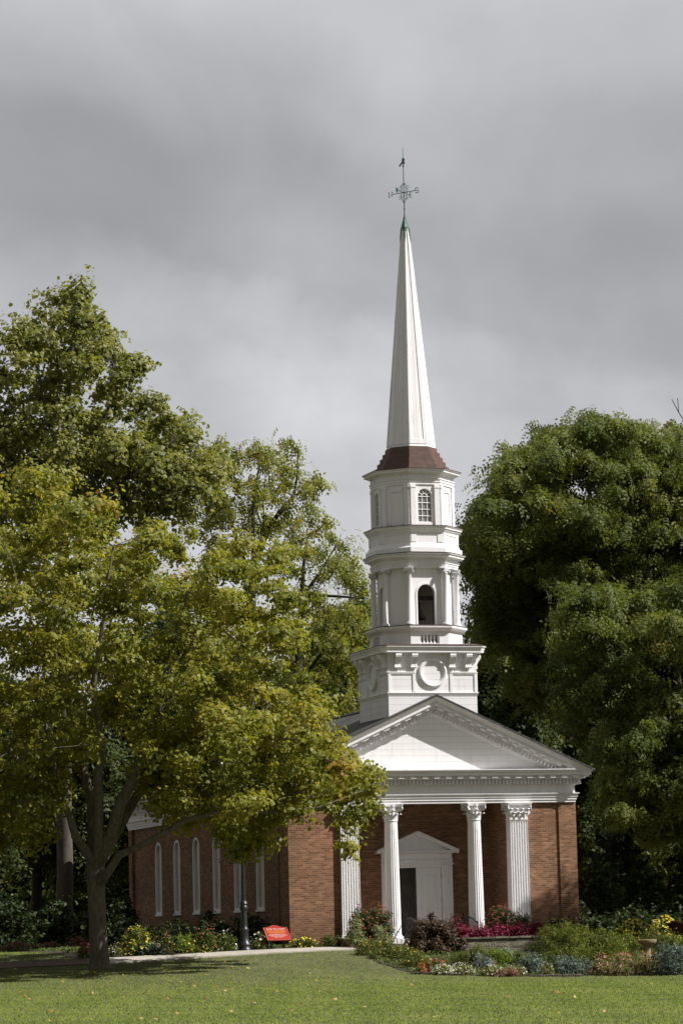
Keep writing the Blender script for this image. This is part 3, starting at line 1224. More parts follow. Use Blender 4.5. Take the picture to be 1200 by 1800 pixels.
# --- side windows
for side in (-1, 1):
    for k in range(6):
        y = YW0 + k * SP
        lp = arch_loop(y, .46, 1.14, 3.37)
        X = side * (WX - .10)
        mb = MB()
        mb.prism(lp if side < 0 else lp[::-1], lambda a, b, q: (X - side * .03 * q, a, b))
        o = P(mb, 'window', M['pane'])
        mb = MB()
        lo, li = arch_loop(y, .475, 1.10, 3.37), arch_loop(y, .40, 1.19, 3.37)
        n = len(lo)
        Xf, Xb = side * (WX + .02), side * (WX - .09)
        vs = [(Xf, a, b) for a, b in lo] + [(Xf, a, b) for a, b in li] + [(Xb, a, b) for a, b in li] + [(Xb, a, b) for a, b in lo]
        fs = []
        for r_ in range(4):
            for i in range(n):
                j = (i + 1) % n
                a_, b_ = r_ * n, ((r_ + 1) % 4) * n
                fs.append((a_ + i, a_ + j, b_ + j, b_ + i))
        mb.add(vs, fs)
        mb.box(min(Xf, Xb) - .03, max(Xf, Xb) + .03, y - .53, y + .53, 1.03, 1.098)
        mb.build('window_frame', M['white'], o)
        mb = MB()
        Xm = side * (WX - .085)
        mb.box(Xm - .012, Xm + .012, y - .012, y + .012, 1.19, 3.78)
        for z in (1.65, 2.1, 2.55, 3.0, 3.37):
            mb.box(Xm - .010, Xm + .010, y - .395, y + .395, z - .012, z + .012)
        mb.build('muntin', M['pane'], o)

# ------------------------------------------------------------------ steeple
ZFIX = True
TX, TYC = 0.0, 1.37
T = 1.576


def octo(Rv, a=22.5):
    """CCW octagon whose vertices stand a degrees either side of the front's axis"""
    an = []
    for q in range(4):
        an += [q * 90 - 90 - a, q * 90 - 90 + a]
    return [(TX + Rv * math.cos(R(t)), TYC + Rv * math.sin(R(t))) for t in an]


def sqr(h, ch=0.0):
    if ch == 0:
        return [(TX - h, TYC - h), (TX + h, TYC - h), (TX + h, TYC + h), (TX - h, TYC + h)]
    return [(TX - h + ch, TYC - h), (TX + h - ch, TYC - h), (TX + h, TYC - h + ch), (TX + h, TYC + h - ch), (TX + h - ch, TYC + h), (TX - h + ch, TYC + h), (TX - h, TYC + h - ch), (TX - h, TYC - h + ch)]


FACES = [((0, -1), (1, 0)), ((1, 0), (0, 1)), ((0, 1), (-1, 0)), ((-1, 0), (0, -1))]   # normal, along

mb = MB()
zr = lambda x: APZ - .06 - APS * abs(x)
mb.add([(-T, TYC - T, zr(T)), (0, TYC - T, zr(0)), (T, TYC - T, zr(T)), (T, TYC - T, 9.74), (-T, TYC - T, 9.74),
        (-T, TYC + T, zr(T)), (0, TYC + T, zr(0)), (T, TYC + T, zr(T)), (T, TYC + T, 9.74), (-T, TYC + T, 9.74)],
       [(0, 1, 2, 3, 4), (9, 8, 7, 6, 5), (5, 0, 4, 9), (2, 7, 8, 3), (4, 3, 8, 9)])
tb = P(mb, 'tower_base', M['siding'])
mb = MB()
mb.mould(sqr(T), [(.001, 8.085), (.02, 8.087), (.02, 8.15), (.05, 8.155), (.05, 8.185), (.001, 8.195)])
# panel stiles and the upper string
for (nx, ny), (ux_, uy_) in FACES:
    def ob(u, z0, z1, hw, pr):
        c = (TX + nx * (T + pr / 2) + ux_ * u, TYC + ny * (T + pr / 2) + uy_ * u, (z0 + z1) / 2)
        mb.obox(c, (ux_, uy_, 0), (nx, ny, 0), (0, 0, 1), hw, pr / 2, (z1 - z0) / 2)
    for s in (-1, 1):
        ob(s * (T - .045), 8.20, 8.84, .045, .028)
        ob(s * .66, 8.20, 8.84, .05, .028)
        ob(s * 1.10, 8.845, 8.885, .475, .045)
        ob(s * 1.10, 8.80, 8.842, .47, .03)
        ob(s * 1.08, 9.38, 9.42, .13, .02)
    ob(0, 9.38, 9.42, .14, .02)
mb.build('tower_trim', M['white'], tb)
mb = MB()
mb.mould(sqr(T), [(.001, 9.44), (.05, 9.47), (.05, 9.50), (.20, 9.505), (.245, 9.52)])
mb.mould(sqr(T + .25, .15), [(-.06, 9.515), (.0, 9.52), (.0, 9.60), (.02, 9.605), (.03, 9.66), (.075, 9.70), (.075, 9.73), (-.3, 9.74)])
mb.build('tower_cornice', M['white'], tb)
mb = MB()
mb.mould(sqr(T + .25, .15), [(.07, 9.732), (.085, 9.735), (.085, 9.755), (-.25, 9.83)], False, True)
mb.build('cornice_flashing', M['flash'], tb)

for (nx, ny), (ux_, uy_) in FACES:
    n3 = np.array([nx, ny, 0.0])
    u3 = np.array([ux_, uy_, 0.0])
    f0 = np.array([TX, TYC, 0]) + n3 * T
    mb = MB()
    # round moulding
    for r0, r1, p0, p1 in ((.40, .495, .0, .07), (.36, .40, .0, .04)):
        n = 40
        rings = []
        for rr, pp in ((r1, 0), (r1, p1), ((r0 + r1) / 2, p1 + .02), (r0, p1), (r0, .002)):
            rings.append([f0 + n3 * pp + u3 * (rr * math.cos(2 * PI * i / n)) + np.array([0, 0, 8.85 + rr * math.sin(2 * PI * i / n)]) for i in range(n)])
        mb.loft(rings)
    mb.build('roundel', M['white'], tb, True)
    for uc in (-1.26, -.68, .68, 1.26):
        mb = MB()
        # S-shaped console seen from the side, with two grooves down its face
        prof = [(0, .47), (.24, .47), (.265, .43), (.25, .36), (.19, .28), (.13, .19), (.10, .12), (.115, .07), (.10, .02), (.05, .0), (0, .02)]
        for h0, h1, pin in ((-.10, -.045, 0), (-.045, -.022, .018), (-.022, .022, .004), (.022, .045, .018), (.045, .10, 0)):
            mb.prism([(max(0, a - (pin if a > .05 else 0)), b) for a, b in prof], lambda a, b, k: tuple(f0 + n3 * (a + .001) + u3 * (uc + (h0 if k == 0 else h1)) + np.array([0, 0, 9.005 + b])))
        c = f0 + n3 * .08 + np.array([0, 0, 9.035])
        mb.tube([c + u3 * (uc - .115), c + u3 * (uc + .115)], .042, 10)
        c = f0 + n3 * .20 + np.array([0, 0, 9.43])
        mb.tube([c + u3 * (uc - .108), c + u3 * (uc + .108)], .038, 10)
        mb.build('bracket', M['white'], tb)

# --- open belfry
A_B = 25.5
pd = octo(1.585, A_B)
mb = MB()
for i in range(8):
    p0, p1 = np.array(pd[i]), np.array(pd[(i + 1) % 8])
    u = p1 - p0
    L = np.linalg.norm(u)
    u /= L
    nn = (u[1], -u[0], 0)
    if i % 2 == 0:
        wall_panel(mb, (*p0, 0), (*u, 0), nn, L, 9.70, 10.235, [(L / 2, .34, 9.86, 10.17)], .22, arch=False)
    else:
        wall_panel(mb, (*p0, 0), (*u, 0), nn, L, 9.70, 10.235, [], .22)
bf = P(mb, 'belfry', M['white'])
mb = MB()
mb.mould(octo(1.30, A_B), [(0, 9.70), (0, 10.45)], False, True)
mb.build('belfry_floor', M['conc'], bf)
mb = MB()
mb.mould(pd, [(.001, 9.76), (.02, 9.765), (.02, 9.835), (.001, 9.84)])
mb.mould(pd, [(-.3, 10.23), (.03, 10.235), (.03, 10.27), (.10, 10.30), (.15, 10.36), (.165, 10.40), (.165, 10.445), (-.3, 10.46)])
mb.build('belfry_ledge', M['white'], bf)
mb = MB()
mb.mould(pd, [(.16, 10.447), (.178, 10.45), (.178, 10.47), (-.4, 10.515)], False, True)
mb.build('ledge_flashing', M['flash'], bf)
for i in range(0, 8, 2):
    p0, p1 = np.array(pd[i]), np.array(pd[i + 1])
    c = (p0 + p1) / 2
    u = (p1 - p0) / np.linalg.norm(p1 - p0)
    nn = np.array([u[1], -u[0]])
    mb = MB()
    for k in range(-2, 4):
        q = c + u * ((k - .5) * .125) - nn * .09
        mb.lathe([(.046, .0), (.046, .03), (.022, .05), (.018, .10), (.024, .15), (.04, .21), (.046, .25), (.03, .285), (.046, .29), (.046, .31)], (q[0], q[1], 9.86), 8)
    mb.build('balustrade', M['white'], bf)
wl8 = octo(1.30, A_B)
mb = MB()
for i in range(8):
    p0, p1 = np.array(wl8[i]), np.array(wl8[(i + 1) % 8])
    u = p1 - p0
    L = np.linalg.norm(u)
    u /= L
    nn = (u[1], -u[0], 0)
    ops = [(L / 2, .315, 10.50, 11.55)] if i % 2 == 0 else []
    wall_panel(mb, (*p0, 0), (*u, 0), nn, L, 10.45, 12.45, ops, .12)
    # inner lining
mb.build('belfry_wall', M['white'], bf)
inn = octo(1.175, A_B)
mb = MB()
for i in range(8):
    p0, p1 = np.array(inn[(i + 1) % 8]), np.array(inn[i])
    u = p1 - p0
    L = np.linalg.norm(u)
    u /= L
    ops = [(L / 2, .318, 10.498, 11.55)] if i % 2 == 0 else []
    wall_panel(mb, (*p0, 0), (*u, 0), (u[1], -u[0], 0), L, 10.45, 12.45, ops, -.004)
mb.mould(octo(1.2, A_B), [(0, 12.36), (0, 12.38)], True, True)
mb.build('belfry_lining', M['inner'], bf)
# rim of each arch
for i in range(0, 8, 2):
    p0, p1 = np.array(wl8[i]), np.array(wl8[i + 1])
    c = (p0 + p1) / 2
    u = (p1 - p0) / np.linalg.norm(p1 - p0)
    nn = np.array([u[1], -u[0]])
    lo, li = arch_loop(0, .375, 10.5, 11.55), arch_loop(0, .318, 10.5, 11.55)
    mb = MB()
    n = len(lo)
    f = lambda a, z, d: (c[0] + u[0] * a + nn[0] * d, c[1] + u[1] * a + nn[1] * d, z)
    vs = [f(a, z, .0) for a, z in lo] + [f(a, z, .022) for a, z in lo] + [f(a, z, .022) for a, z in li] + [f(a, z, .0) for a, z in li]
    fs = [(r_ * n + i_, r_ * n + i_ + 1, (r_ + 1) * n + i_ + 1, (r_ + 1) * n + i_) for r_ in range(3) for i_ in range(n - 1)]
    mb.add(vs, fs)
    mb.build('arch_trim', M['white'], bf)
# Ionic columns at the corners
for (cx, cy_) in octo(1.43, 27.0):
    mb = MB()
    mb.lathe([(.15, 0), (.15, .035), (.135, .045), (.14, .065), (.115, .08), (.108, .11), (.104, .7), (.088, 1.72), (.10, 1.735), (.10, 1.76), (.088, 1.77), (.088, 1.82)], (cx, cy_, 10.50), 18, True, True)
    o = mb.build('belfry_column', M['white'], bf, True)
    d = np.array([cx - TX, cy_ - TYC, 0])
    d /= np.linalg.norm(d)
    e = np.array([-d[1], d[0], 0])
    mb = MB()
    c = np.array([cx, cy_, 0])
    mb.obox(c + np.array([0, 0, 12.39]), e, d, (0, 0, 1), .15, .135, .022)
    mb.obox(c + np.array([0, 0, 12.335]), e, d, (0, 0, 1), .125, .115, .032)
    for s in (-1, 1):
        for k in (-1, 1):
            p = c + e * (s * .125) + np.array([0, 0, 12.295])
            mb.tube([p + d * (-.125), p + d * .125], .057, 12)
            mb.tube([p + d * .126, p + d * .14], .03, 10)
    mb.build('ionic_capital', M['white'], o)
mb = MB()
e8 = octo(1.50, A_B)
mb.mould(e8, [(-.5, 12.41), (.0, 12.413), (.0, 12.48), (.02, 12.483), (.02, 12.55), (.05, 12.56), (.05, 12.585), (.005, 12.59), (.005, 12.68), (.05, 12.69), (.07, 12.72), (.17, 12.745), (.20, 12.76), (.20, 12.80), (.25, 12.85), (.25, 12.875), (-.2, 12.89)])
mb.build('belfry_cornice', M['white'], bf)
mb = MB()
mb.mould(e8, [(.24, 12.877), (.265, 12.88), (.265, 12.90), (-.2, 12.96)], False, True)
mb.build('cornice_flashing', M['flash'], bf)

# bell
bell = empty('church_bell', (TX, TYC, 10.75), 'dull bronze bell hanging inside the arched belfry', 'bell')
mb = MB()
mb.lathe([(.0, .62), (.10, .62), (.17, .56), (.20, .42), (.25, .22), (.34, .06), (.38, .0), (.36, -.02), (.30, .04), (.22, .2), (.16, .4), (0, .5)], (TX, TYC, 10.82), 28)
mb.build('bell_body', M['bronze'], bell, True)
mb = MB()
mb.box(TX - .75, TX + .75, TYC - .08, TYC + .08, 11.46, 11.60)
for s in (-1, 1):
    mb.box(TX + s * .72 - .06, TX + s * .72 + .06, TYC - .08, TYC + .08, 10.52, 11.6)
mb.build('bell_yoke', M['bronze'], bell)

# --- lantern
mb = MB()
p8 = octo(1.53)
mb.mould(p8, [(.12, 12.92), (.12, 13.07), (.05, 13.11), (.02, 13.20), (.0, 13.23), (.0, 13.56)])
for i in range(8):
    p0, p1 = np.array(p8[i]), np.array(p8[(i + 1) % 8])
    c = (p0 + p1) / 2
    u = (p1 - p0) / np.linalg.norm(p1 - p0)
    nn = np.array([u[1], -u[0]])
    for s in (-1, 1):
        q = c + u * s * .475 + nn * .01
        mb.obox((q[0], q[1], 13.41), (*u, 0), (*nn, 0), (0, 0, 1), .095, .012, .145)
    q = c + nn * .01
    mb.obox((q[0], q[1], 13.535), (*u, 0), (*nn, 0), (0, 0, 1), .38, .012, .02)
mb.mould(p8, [(.001, 13.555), (.03, 13.56), (.03, 13.60), (.07, 13.63), (.10, 13.69), (.13, 13.70), (.13, 13.735), (.165, 13.77), (.165, 13.785), (-.3, 13.80)])
ln = P(mb, 'lantern', M['white'])
mb = MB()
mb.mould(p8, [(.16, 13.787), (.18, 13.79), (.18, 13.808), (-.2, 13.86)], False, True)
mb.build('ledge_flashing', M['flash'], ln)
w8 = octo(1.40)
mb = MB()
for i in range(8):
    p0, p1 = np.array(w8[i]), np.array(w8[(i + 1) % 8])
    u = p1 - p0
    L = np.linalg.norm(u)
    u /= L
    nn = np.array([u[1], -u[0]])
    ops = [(L / 2, .262, 13.93, 14.80)] if i % 2 == 0 else []
    wall_panel(mb, (*p0, 0), (*u, 0), (*nn, 0), L, 13.80, 15.25, ops, .09)
    c = (p0 + p1) / 2
    for s in (-1, 1):
        q = c + u * s * (L / 2 - .105) + nn * .028
        mb.obox((q[0], q[1], 14.48), (*u, 0), (*nn, 0), (0, 0, 1), .088, .028, .66)
        mb.obox((q[0] + nn[0] * .008, q[1] + nn[1] * .008, 15.115), (*u, 0), (*nn, 0), (0, 0, 1), .104, .035, .03)
        mb.obox((q[0] + nn[0] * .004, q[1] + nn[1] * .004, 15.17), (*u, 0), (*nn, 0), (0, 0, 1), .096, .032, .025)
    if i % 2 == 1:
        q = c + nn * .014
        for s in (-1, 1):
            qq = q + u * s * .245
            mb.obox((qq[0], qq[1], 14.44), (*u, 0), (*nn, 0), (0, 0, 1), .055, .014, .55)
        mb.obox((q[0], q[1], 15.02), (*u, 0), (*nn, 0), (0, 0, 1), .30, .014, .045)
mb.build('lantern_wall', M['white'], ln)
for i in range(0, 8, 2):
    p0, p1 = np.array(w8[i]), np.array(w8[i + 1])
    c = (p0 + p1) / 2
    u = (p1 - p0) / np.linalg.norm(p1 - p0)
    nn = np.array([u[1], -u[0]])
    g = lambda a, z, d: (c[0] + u[0] * a + nn[0] * d, c[1] + u[1] * a + nn[1] * d, z)
    lp = arch_loop(0, .262, 13.93, 14.80)
    mb = MB()
    mb.add([g(a, z, -.075) for a, z in lp], [tuple(range(len(lp)))])
    o = mb.build('lantern_window', M['glass'], ln)
    mb = MB()

    def bar(a0, z0, a1, z1, w=.014):
        mb.tube([g(a0, z0, -.055), g(a1, z1, -.055)], w, 4)
    for a in (-.088, .088):
        bar(a, 13.93, a, 14.80)
    for z in (14.15, 14.37, 14.59, 14.80):
        bar(-.262, z, .262, z)
    pts = [(.10 * math.cos(PI * k / 8), 14.80 + .10 * math.sin(PI * k / 8)) for k in range(9)]
    for k in range(8):
        bar(*pts[k], *pts[k + 1])
    for an in (36, 72, 108, 144):
        bar(.10 * math.cos(R(an)), 14.8 + .10 * math.sin(R(an)), .26 * math.cos(R(an)), 14.8 + .26 * math.sin(R(an)))
    lo, li = arch_loop(0, .263, 13.93, 14.80), arch_loop(0, .235, 13.955, 14.80)
    n = len(lo)
    vs = [g(a, z, -.03) for a, z in lo] + [g(a, z, -.03) for a, z in li] + [g(a, z, -.075) for a, z in li]
    mb.add(vs, [(r_ * n + k, r_ * n + (k + 1) % n, (r_ + 1) * n + (k + 1) % n, (r_ + 1) * n + k) for r_ in range(2) for k in range(n)])
    mb.build('muntin', M['white'], o)
mb = MB()
c8 = octo(1.44)
mb.mould(c8, [(-.2, 15.195), (.0, 15.198), (.0, 15.275), (.02, 15.278), (.02, 15.36), (.045, 15.37), (.045, 15.395), (.0, 15.40), (.0, 15.535), (.06, 15.55), (.10, 15.585), (.19, 15.60), (.20, 15.61), (.20, 15.65), (.245, 15.685), (.245, 15.70), (-.2, 15.71)])
mb.build('lantern_cornice', M['white'], ln)
mb = MB()
mb.mould(c8, [(.24, 15.702), (.26, 15.705), (.26, 15.722), (-.16, 15.79)], False, True)
mb.build('cornice_flashing', M['flash'], ln)

# --- stepped copper roof and spire
mb = MB()
z = 15.76
ns = 5
for k in range(ns):
    r0 = 1.285 - (1.285 - .90) * k / (ns - 1)
    h = .163
    mb.mould(octo(r0), [(-.03, z - .02), (.018, z - .012), (.018, z + .018), (.0, z + .022), (-.006, z + h - .012), (-.11, z + h)])
    z += h
P(mb, 'steeple_roof', M['copper'])
mb = MB()
SZ0, SZ1 = 16.53, 24.07
s8, s8t = octo(.83), octo(.122)
mb.loft([[(x, y, SZ0) for x, y in octo(.86)], [(x, y, SZ0 + .12) for x, y in s8], [(x, y, SZ1) for x, y in s8t]], True, True)
# corner battens leave long sunk panels on the faces
n_a = []
for i in range(8):
    p0, p1 = np.array([*s8[i], SZ0 + .12]), np.array([*s8[(i + 1) % 8], SZ0 + .12])
    q0, q1 = np.array([*s8t[i], SZ1]), np.array([*s8t[(i + 1) % 8], SZ1])
    nn = np.cross(p1 - p0, q0 - p0)
    nn /= np.linalg.norm(nn)
    for a, b in (((0, .17), (0, .17)), ((.83, 1), (.83, 1))):
        A0, A1 = p0 + (p1 - p0) * a[0], p0 + (p1 - p0) * a[1]
        B0, B1 = q0 + (q1 - q0) * b[0], q0 + (q1 - q0) * b[1]
        e = nn * .018
        mb.add([A0 + e, A1 + e, B1 + e, B0 + e, A0, A1, B1, B0], [(0, 1, 2, 3), (0, 4, 5, 1), (1, 5, 6, 2), (2, 6, 7, 3), (3, 7, 4, 0)])
    A0, A1 = p0 + (p1 - p0) * .17, p0 + (p1 - p0) * .83
    t = .022
    B0, B1 = A0 + (q0 - p0) * t, A1 + (q1 - p1) * t
    e = nn * .016
    mb.add([A0 + e, A1 + e, B1 + e, B0 + e, B0, B1], [(0, 1, 2, 3), (3, 2, 5, 4)])
sp = P(mb, 'spire', M['vboards'])
mb = MB()
mb.loft([[(x, y, SZ1 - .10) for x, y in octo(.142)], [(x, y, SZ1 + .02) for x, y in octo(.145)], [(x, y, SZ1 + .30) for x, y in octo(.062)], [(x, y, SZ1 + .52) for x, y in octo(.018)]], True, True)
for k, (x, y) in enumerate(octo(1.0)):
    if k % 2 == 0:
        dx, dy = x - TX, y - TYC
        mb.tube([(TX + dx * .13, TYC + dy * .13, SZ1 + .0), (TX + dx * .165, TYC + dy * .165, SZ1 - .34), (TX + dx * .18, TYC + dy * .18, SZ1 - .52)], [.035, .028, .012], 5)
mb.build('spire_cap', M['verdigris'], sp)

# --- weathervane
VZ = SZ1 + .5
mb = MB()
mb.tube([(TX, TYC, VZ - .1), (TX, TYC, VZ + 1.3), (TX, TYC, VZ + 2.24)], [.022, .017, .008], 8)
for z_, r_ in ((.17, .035), (.38, .03), (.62, .03), (1.02, .045), (1.62, .04)):
    mb.lathe([(0, -r_), (r_ * .8, -r_ * .6), (r_, 0), (r_ * .8, r_ * .6), (0, r_)], (TX, TYC, VZ + z_), 10)
wv = P(mb, 'weathervane', M['verdigris'])
dr_ = np.array([CR[0], CR[1], 0])
df_ = np.array([CF[0], CF[1], 0])
dr_ /= np.linalg.norm(dr_)
df_ /= np.linalg.norm(df_)
south = dr_ * .84 - df_ * .54
east = np.array([-south[1], south[0], 0])
zc = VZ + .72
for d, L in ((south, .46), (-south, .46), (east, .40), (-east, .40)):
    mb = MB()
    c = np.array([TX, TYC, zc])
    mb.tube([c, c + d * L], .014, 6)
    mb.build('compass_arm', M['verdigris'], wv)
    # iron scrolls above and below each arm
    for s in (-1, 1):
        mb = MB()
        pts = []
        for k in range(16):
            a = -PI / 2 + k * PI * 1.7 / 15
            q = .075 * (1 - k / 22)
            pts.append(c + d * (.03 + .12 + q * math.cos(a)) + np.array([0, 0, s * (.17 + q * math.sin(a))]))
        pts[0:0] = [c + d * .13 + np.array([0, 0, s * .02])]
        mb.tube(pts, .008, 4)
        mb.tube([c + d * .02 + np.array([0, 0, s * .34]), c + d * .09 + np.array([0, 0, s * .26]), c + d * .12 + np.array([0, 0, s * .08])], .008, 4)
        mb.build('scroll', M['verdigris'], wv)


def letter(strokes, c, e, size, mat, parent, name='letter', rad=.014):
    mb = MB()
    for st in strokes:
        mb.tube([c + e * ((a - .5) * size * .8) + np.array([0, 0, (b - .5) * size]) for a, b in st], rad, 5)
    return mb.build(name, mat, parent)


LET = {'N': [[(0, 0), (0, 1), (1, 0), (1, 1)], [(-.15, 0), (.2, 0)], [(.8, 1), (1.15, 1)], [(-.15, 1), (.1, 1)]],
       'S': [[(1, .8), (.85, 1), (.15, 1), (0, .85), (0, .62), (.15, .5), (.85, .5), (1, .38), (1, .15), (.85, 0), (.15, 0), (0, .2)]],
       'E': [[(1, 0), (0, 0), (0, 1), (1, 1)], [(0, .5), (.75, .5)]],
       'W': [[(0, 1), (.25, 0), (.5, .8), (.75, 0), (1, 1)]]}
for ch, d, L in (('S', south, .53), ('N', -south, .55), ('E', east, .47), ('W', -east, .47)):
    c = np.array([TX, TYC, zc]) + d * L
    e = south if ch in 'SN' else east
    letter(LET[ch], c, e if np.dot(e, dr_) > 0 else -e, .16, M['verdigris'], wv)
mb = MB()
c = np.array([TX, TYC, VZ + 1.76])
e = dr_ * .5 - df_ * .86
out = [(a * .72, b * .72) for a, b in [(-.40, -.10), (-.12, .02), (-.10, .16), (.12, .20), (.16, .10), (.10, .02), (.16, -.05), (.10, -.14), (-.05, -.08), (-.16, -.10), (-.34, -.17)]]
nrm = np.array([-e[1], e[0], 0])
mb.prism([(a, b) for a, b in out], lambda a, b, k: tuple(c + e * a + nrm * (.008 * (k * 2 - 1)) + np.array([0, 0, b])))
mb.build('vane_banner', M['verdigris'], wv)
ZFIX = False

# ------------------------------------------------------------------ foliage
def leaf_tpl(kind):
    if kind == 'maple':
        pol = [(270, .45), (318, .42), (338, .82), (5, .62), (32, .95), (60, .66), (90, 1.05), (120, .66), (148, .95), (175, .62), (202, .82), (222, .42)]
        v = [(math.cos(R(a)) * r * .55, math.sin(R(a)) * r * .55, -.22 * r * r * .55) for a, r in pol]
        v = [(0, 0, .03)] + v
        n = len(pol)
        f = []
        for i in range(0, n, 2):
            f.append((0, 1 + i, 1 + (i + 1) % n, 1 + (i + 2) % n))
        return np.array(v), np.array(f)
    if kind == 'oval':
        v = [(0, -.5, 0), (.24, -.05, .07), (0, .5, -.06), (-.24, -.05, .07)]
        return np.array(v), np.array([(0, 1, 2, 3)])
    if kind == 'round':
        v = [(0, -.42, 0), (.36, -.22, .05), (.36, .2, .04), (0, .45, -.05), (-.36, .2, .04), (-.36, -.22, .05)]
        return np.array(v), np.array([(0, 1, 2, 3), (0, 3, 4, 5)])
    if kind == 'blade':
        v = [(0, -.5, 0), (.10, 0, .02), (0, .5, -.10), (-.10, 0, .02)]
        return np.array(v), np.array([(0, 1, 2, 3)])
    if kind == 'spray':     # one compound leaf: a drooping row of leaflets
        v, f = [], []
        rng = random.Random(3)
        n = 3
        for k in range(n + 1):
            t = k / n
            yy = -.45 + .9 * t
            zz = -.34 * (t ** 2)
            for s in ((-1, 1) if k < n else (0,)):
                L = .38 * (1 - .25 * abs(t - .4))
                b = np.array([0, yy, zz])
                d = np.array([s * .88, .45, -.32]) if s else np.array([0, .9, -.45])
                d = d / np.linalg.norm(d)
                w = np.array([-d[1], d[0], 0])
                w = w / np.linalg.norm(w) * .10
                i0 = len(v)
                v += [b, b + d * L * .5 + w + np.array([0, 0, .02]), b + d * L, b + d * L * .5 - w + np.array([0, 0, .02])]
                f.append((i0, i0 + 1, i0 + 2, i0 + 3))
        return np.array(v), np.array(f)
    raise ValueError(kind)


def leaf_mesh(name, tpl, pos, nrm, size, var, rng, updir=None, spin=None):
    """one mesh of many leaves; updir biases the leaf's long axis"""
    tv, tf = leaf_tpl(tpl)
    N = len(pos)
    nrm = nrm / (np.linalg.norm(nrm, axis=1, keepdims=True) + 1e-9)
    rnd = rng.normal(size=(N, 3)) if updir is None else updir + rng.normal(size=(N, 3)) * .35
    tx = np.cross(rnd, nrm)
    tx /= np.linalg.norm(tx, axis=1, keepdims=True) + 1e-9
    ty = np.cross(nrm, tx)
    V = pos[:, None, :] + size[:, None, None] * (tv[None, :, 0:1] * tx[:, None, :] + tv[None, :, 1:2] * ty[:, None, :] + tv[None, :, 2:3] * nrm[:, None, :])
    k = len(tv)
    V = V.reshape(-1, 3).astype(np.float32)
    F = (tf[None] + (np.arange(N) * k)[:, None, None]).reshape(-1, tf.shape[1]).astype(np.int32)
    me = bpy.data.meshes.new(name)
    me.vertices.add(len(V))
    me.vertices.foreach_set('co', V.ravel())
    me.loops.add(F.size)
    me.loops.foreach_set('vertex_index', F.ravel())
    me.polygons.add(len(F))
    me.polygons.foreach_set('loop_start', np.arange(0, F.size, F.shape[1], dtype=np.int32))
    me.update(calc_edges=True)
    at = me.attributes.new('v', 'FLOAT', 'POINT')
    at.data.foreach_set('value', np.repeat(np.clip(var, 0, 1), k).astype(np.float32))
    return me


def leafy(name, mat, parent, tpl, pos, nrm, size, var, rng, updir=None):
    return link_mesh(name, leaf_mesh(name, tpl, pos, nrm, size, var, rng, updir), mat, parent)


def unit(rng, n):
    v = rng.normal(size=(n, 3))
    return v / np.linalg.norm(v, axis=1, keepdims=True)


def seg_dist(px, py, poly):
    best = np.full(px.shape, 1e9)
    n = len(poly)
    for i in range(n):
        x1, y1 = poly[i]
        x2, y2 = poly[(i + 1) % n]
        dx, dy = x2 - x1, y2 - y1
        t = np.clip(((px - x1) * dx + (py - y1) * dy) / (dx * dx + dy * dy + 1e-9), 0, 1)
        best = np.minimum(best, np.hypot(px - x1 - t * dx, py - y1 - t * dy))
    return best


def crown_clumps(poly, d0, n, thick, edge, minsep, rng, shell=.5, inset=.12, bough=None):
    """centres of leaf clumps filling a crown: its height and width read off the photograph, its depth from its width.
    bough = (spacing, spread): clumps gather on boughs with gaps between them"""
    pa = np.array(poly, float)
    lo, hi = pa.min(0), pa.max(0)
    pm = FPX / d0

    def depth_at(q):
        ed = seg_dist(q[:, 0], q[:, 1], poly) / pm
        return ed, thick * np.sqrt(1 - (1 - np.minimum(1, ed / edge)) ** 2)

    def fill(m, sep, ins, tries=60):
        out = []
        for _ in range(tries):
            q = rng.uniform(lo, hi, size=(m * 3, 2))
            q = q[in_poly(q[:, 0], q[:, 1], poly)]
            ed, h = depth_at(q)
            u = rng.uniform(-1, 1, len(q))
            u = np.sign(u) * np.abs(u) ** shell
            for (a, b), hh, uu, e in zip(q, h, u, ed):
                if e < ins:
                    continue
                p = dep(a, b, d0 + hh * uu)
                if out and np.linalg.norm(np.array(out) - p, axis=1).min() < sep:
                    continue
                out.append(p)
                if len(out) >= m:
                    return np.array(out)
        return np.array(out)
    if bough is None:
        return fill(n, minsep, inset)
    bc = fill(9999, bough[0], inset + bough[1] * .35, 8)
    out = []
    per = max(2, n / len(bc))
    for c in bc:
        k = int(per * rng.uniform(.6, 1.4)) + 1
        for _ in range(k * 6):
            if k <= 0:
                break
            o = rng.normal(size=3) * bough[1] * np.array([1, 1, .7])
            p = c + o
            v = p - CAM
            z = v @ CF
            q = np.array([[600 + FPX * (v @ CR) / z, 900 - FPX * (v @ CU) / z]])
            if not in_poly(q[:, 0], q[:, 1], poly)[0] or seg_dist(q[:, 0], q[:, 1], poly)[0] / pm < inset:
                continue
            if out and np.linalg.norm(np.array(out) - p, axis=1).min() < minsep * .6:
                continue
            out.append(p)
            k -= 1
    return np.array(out)


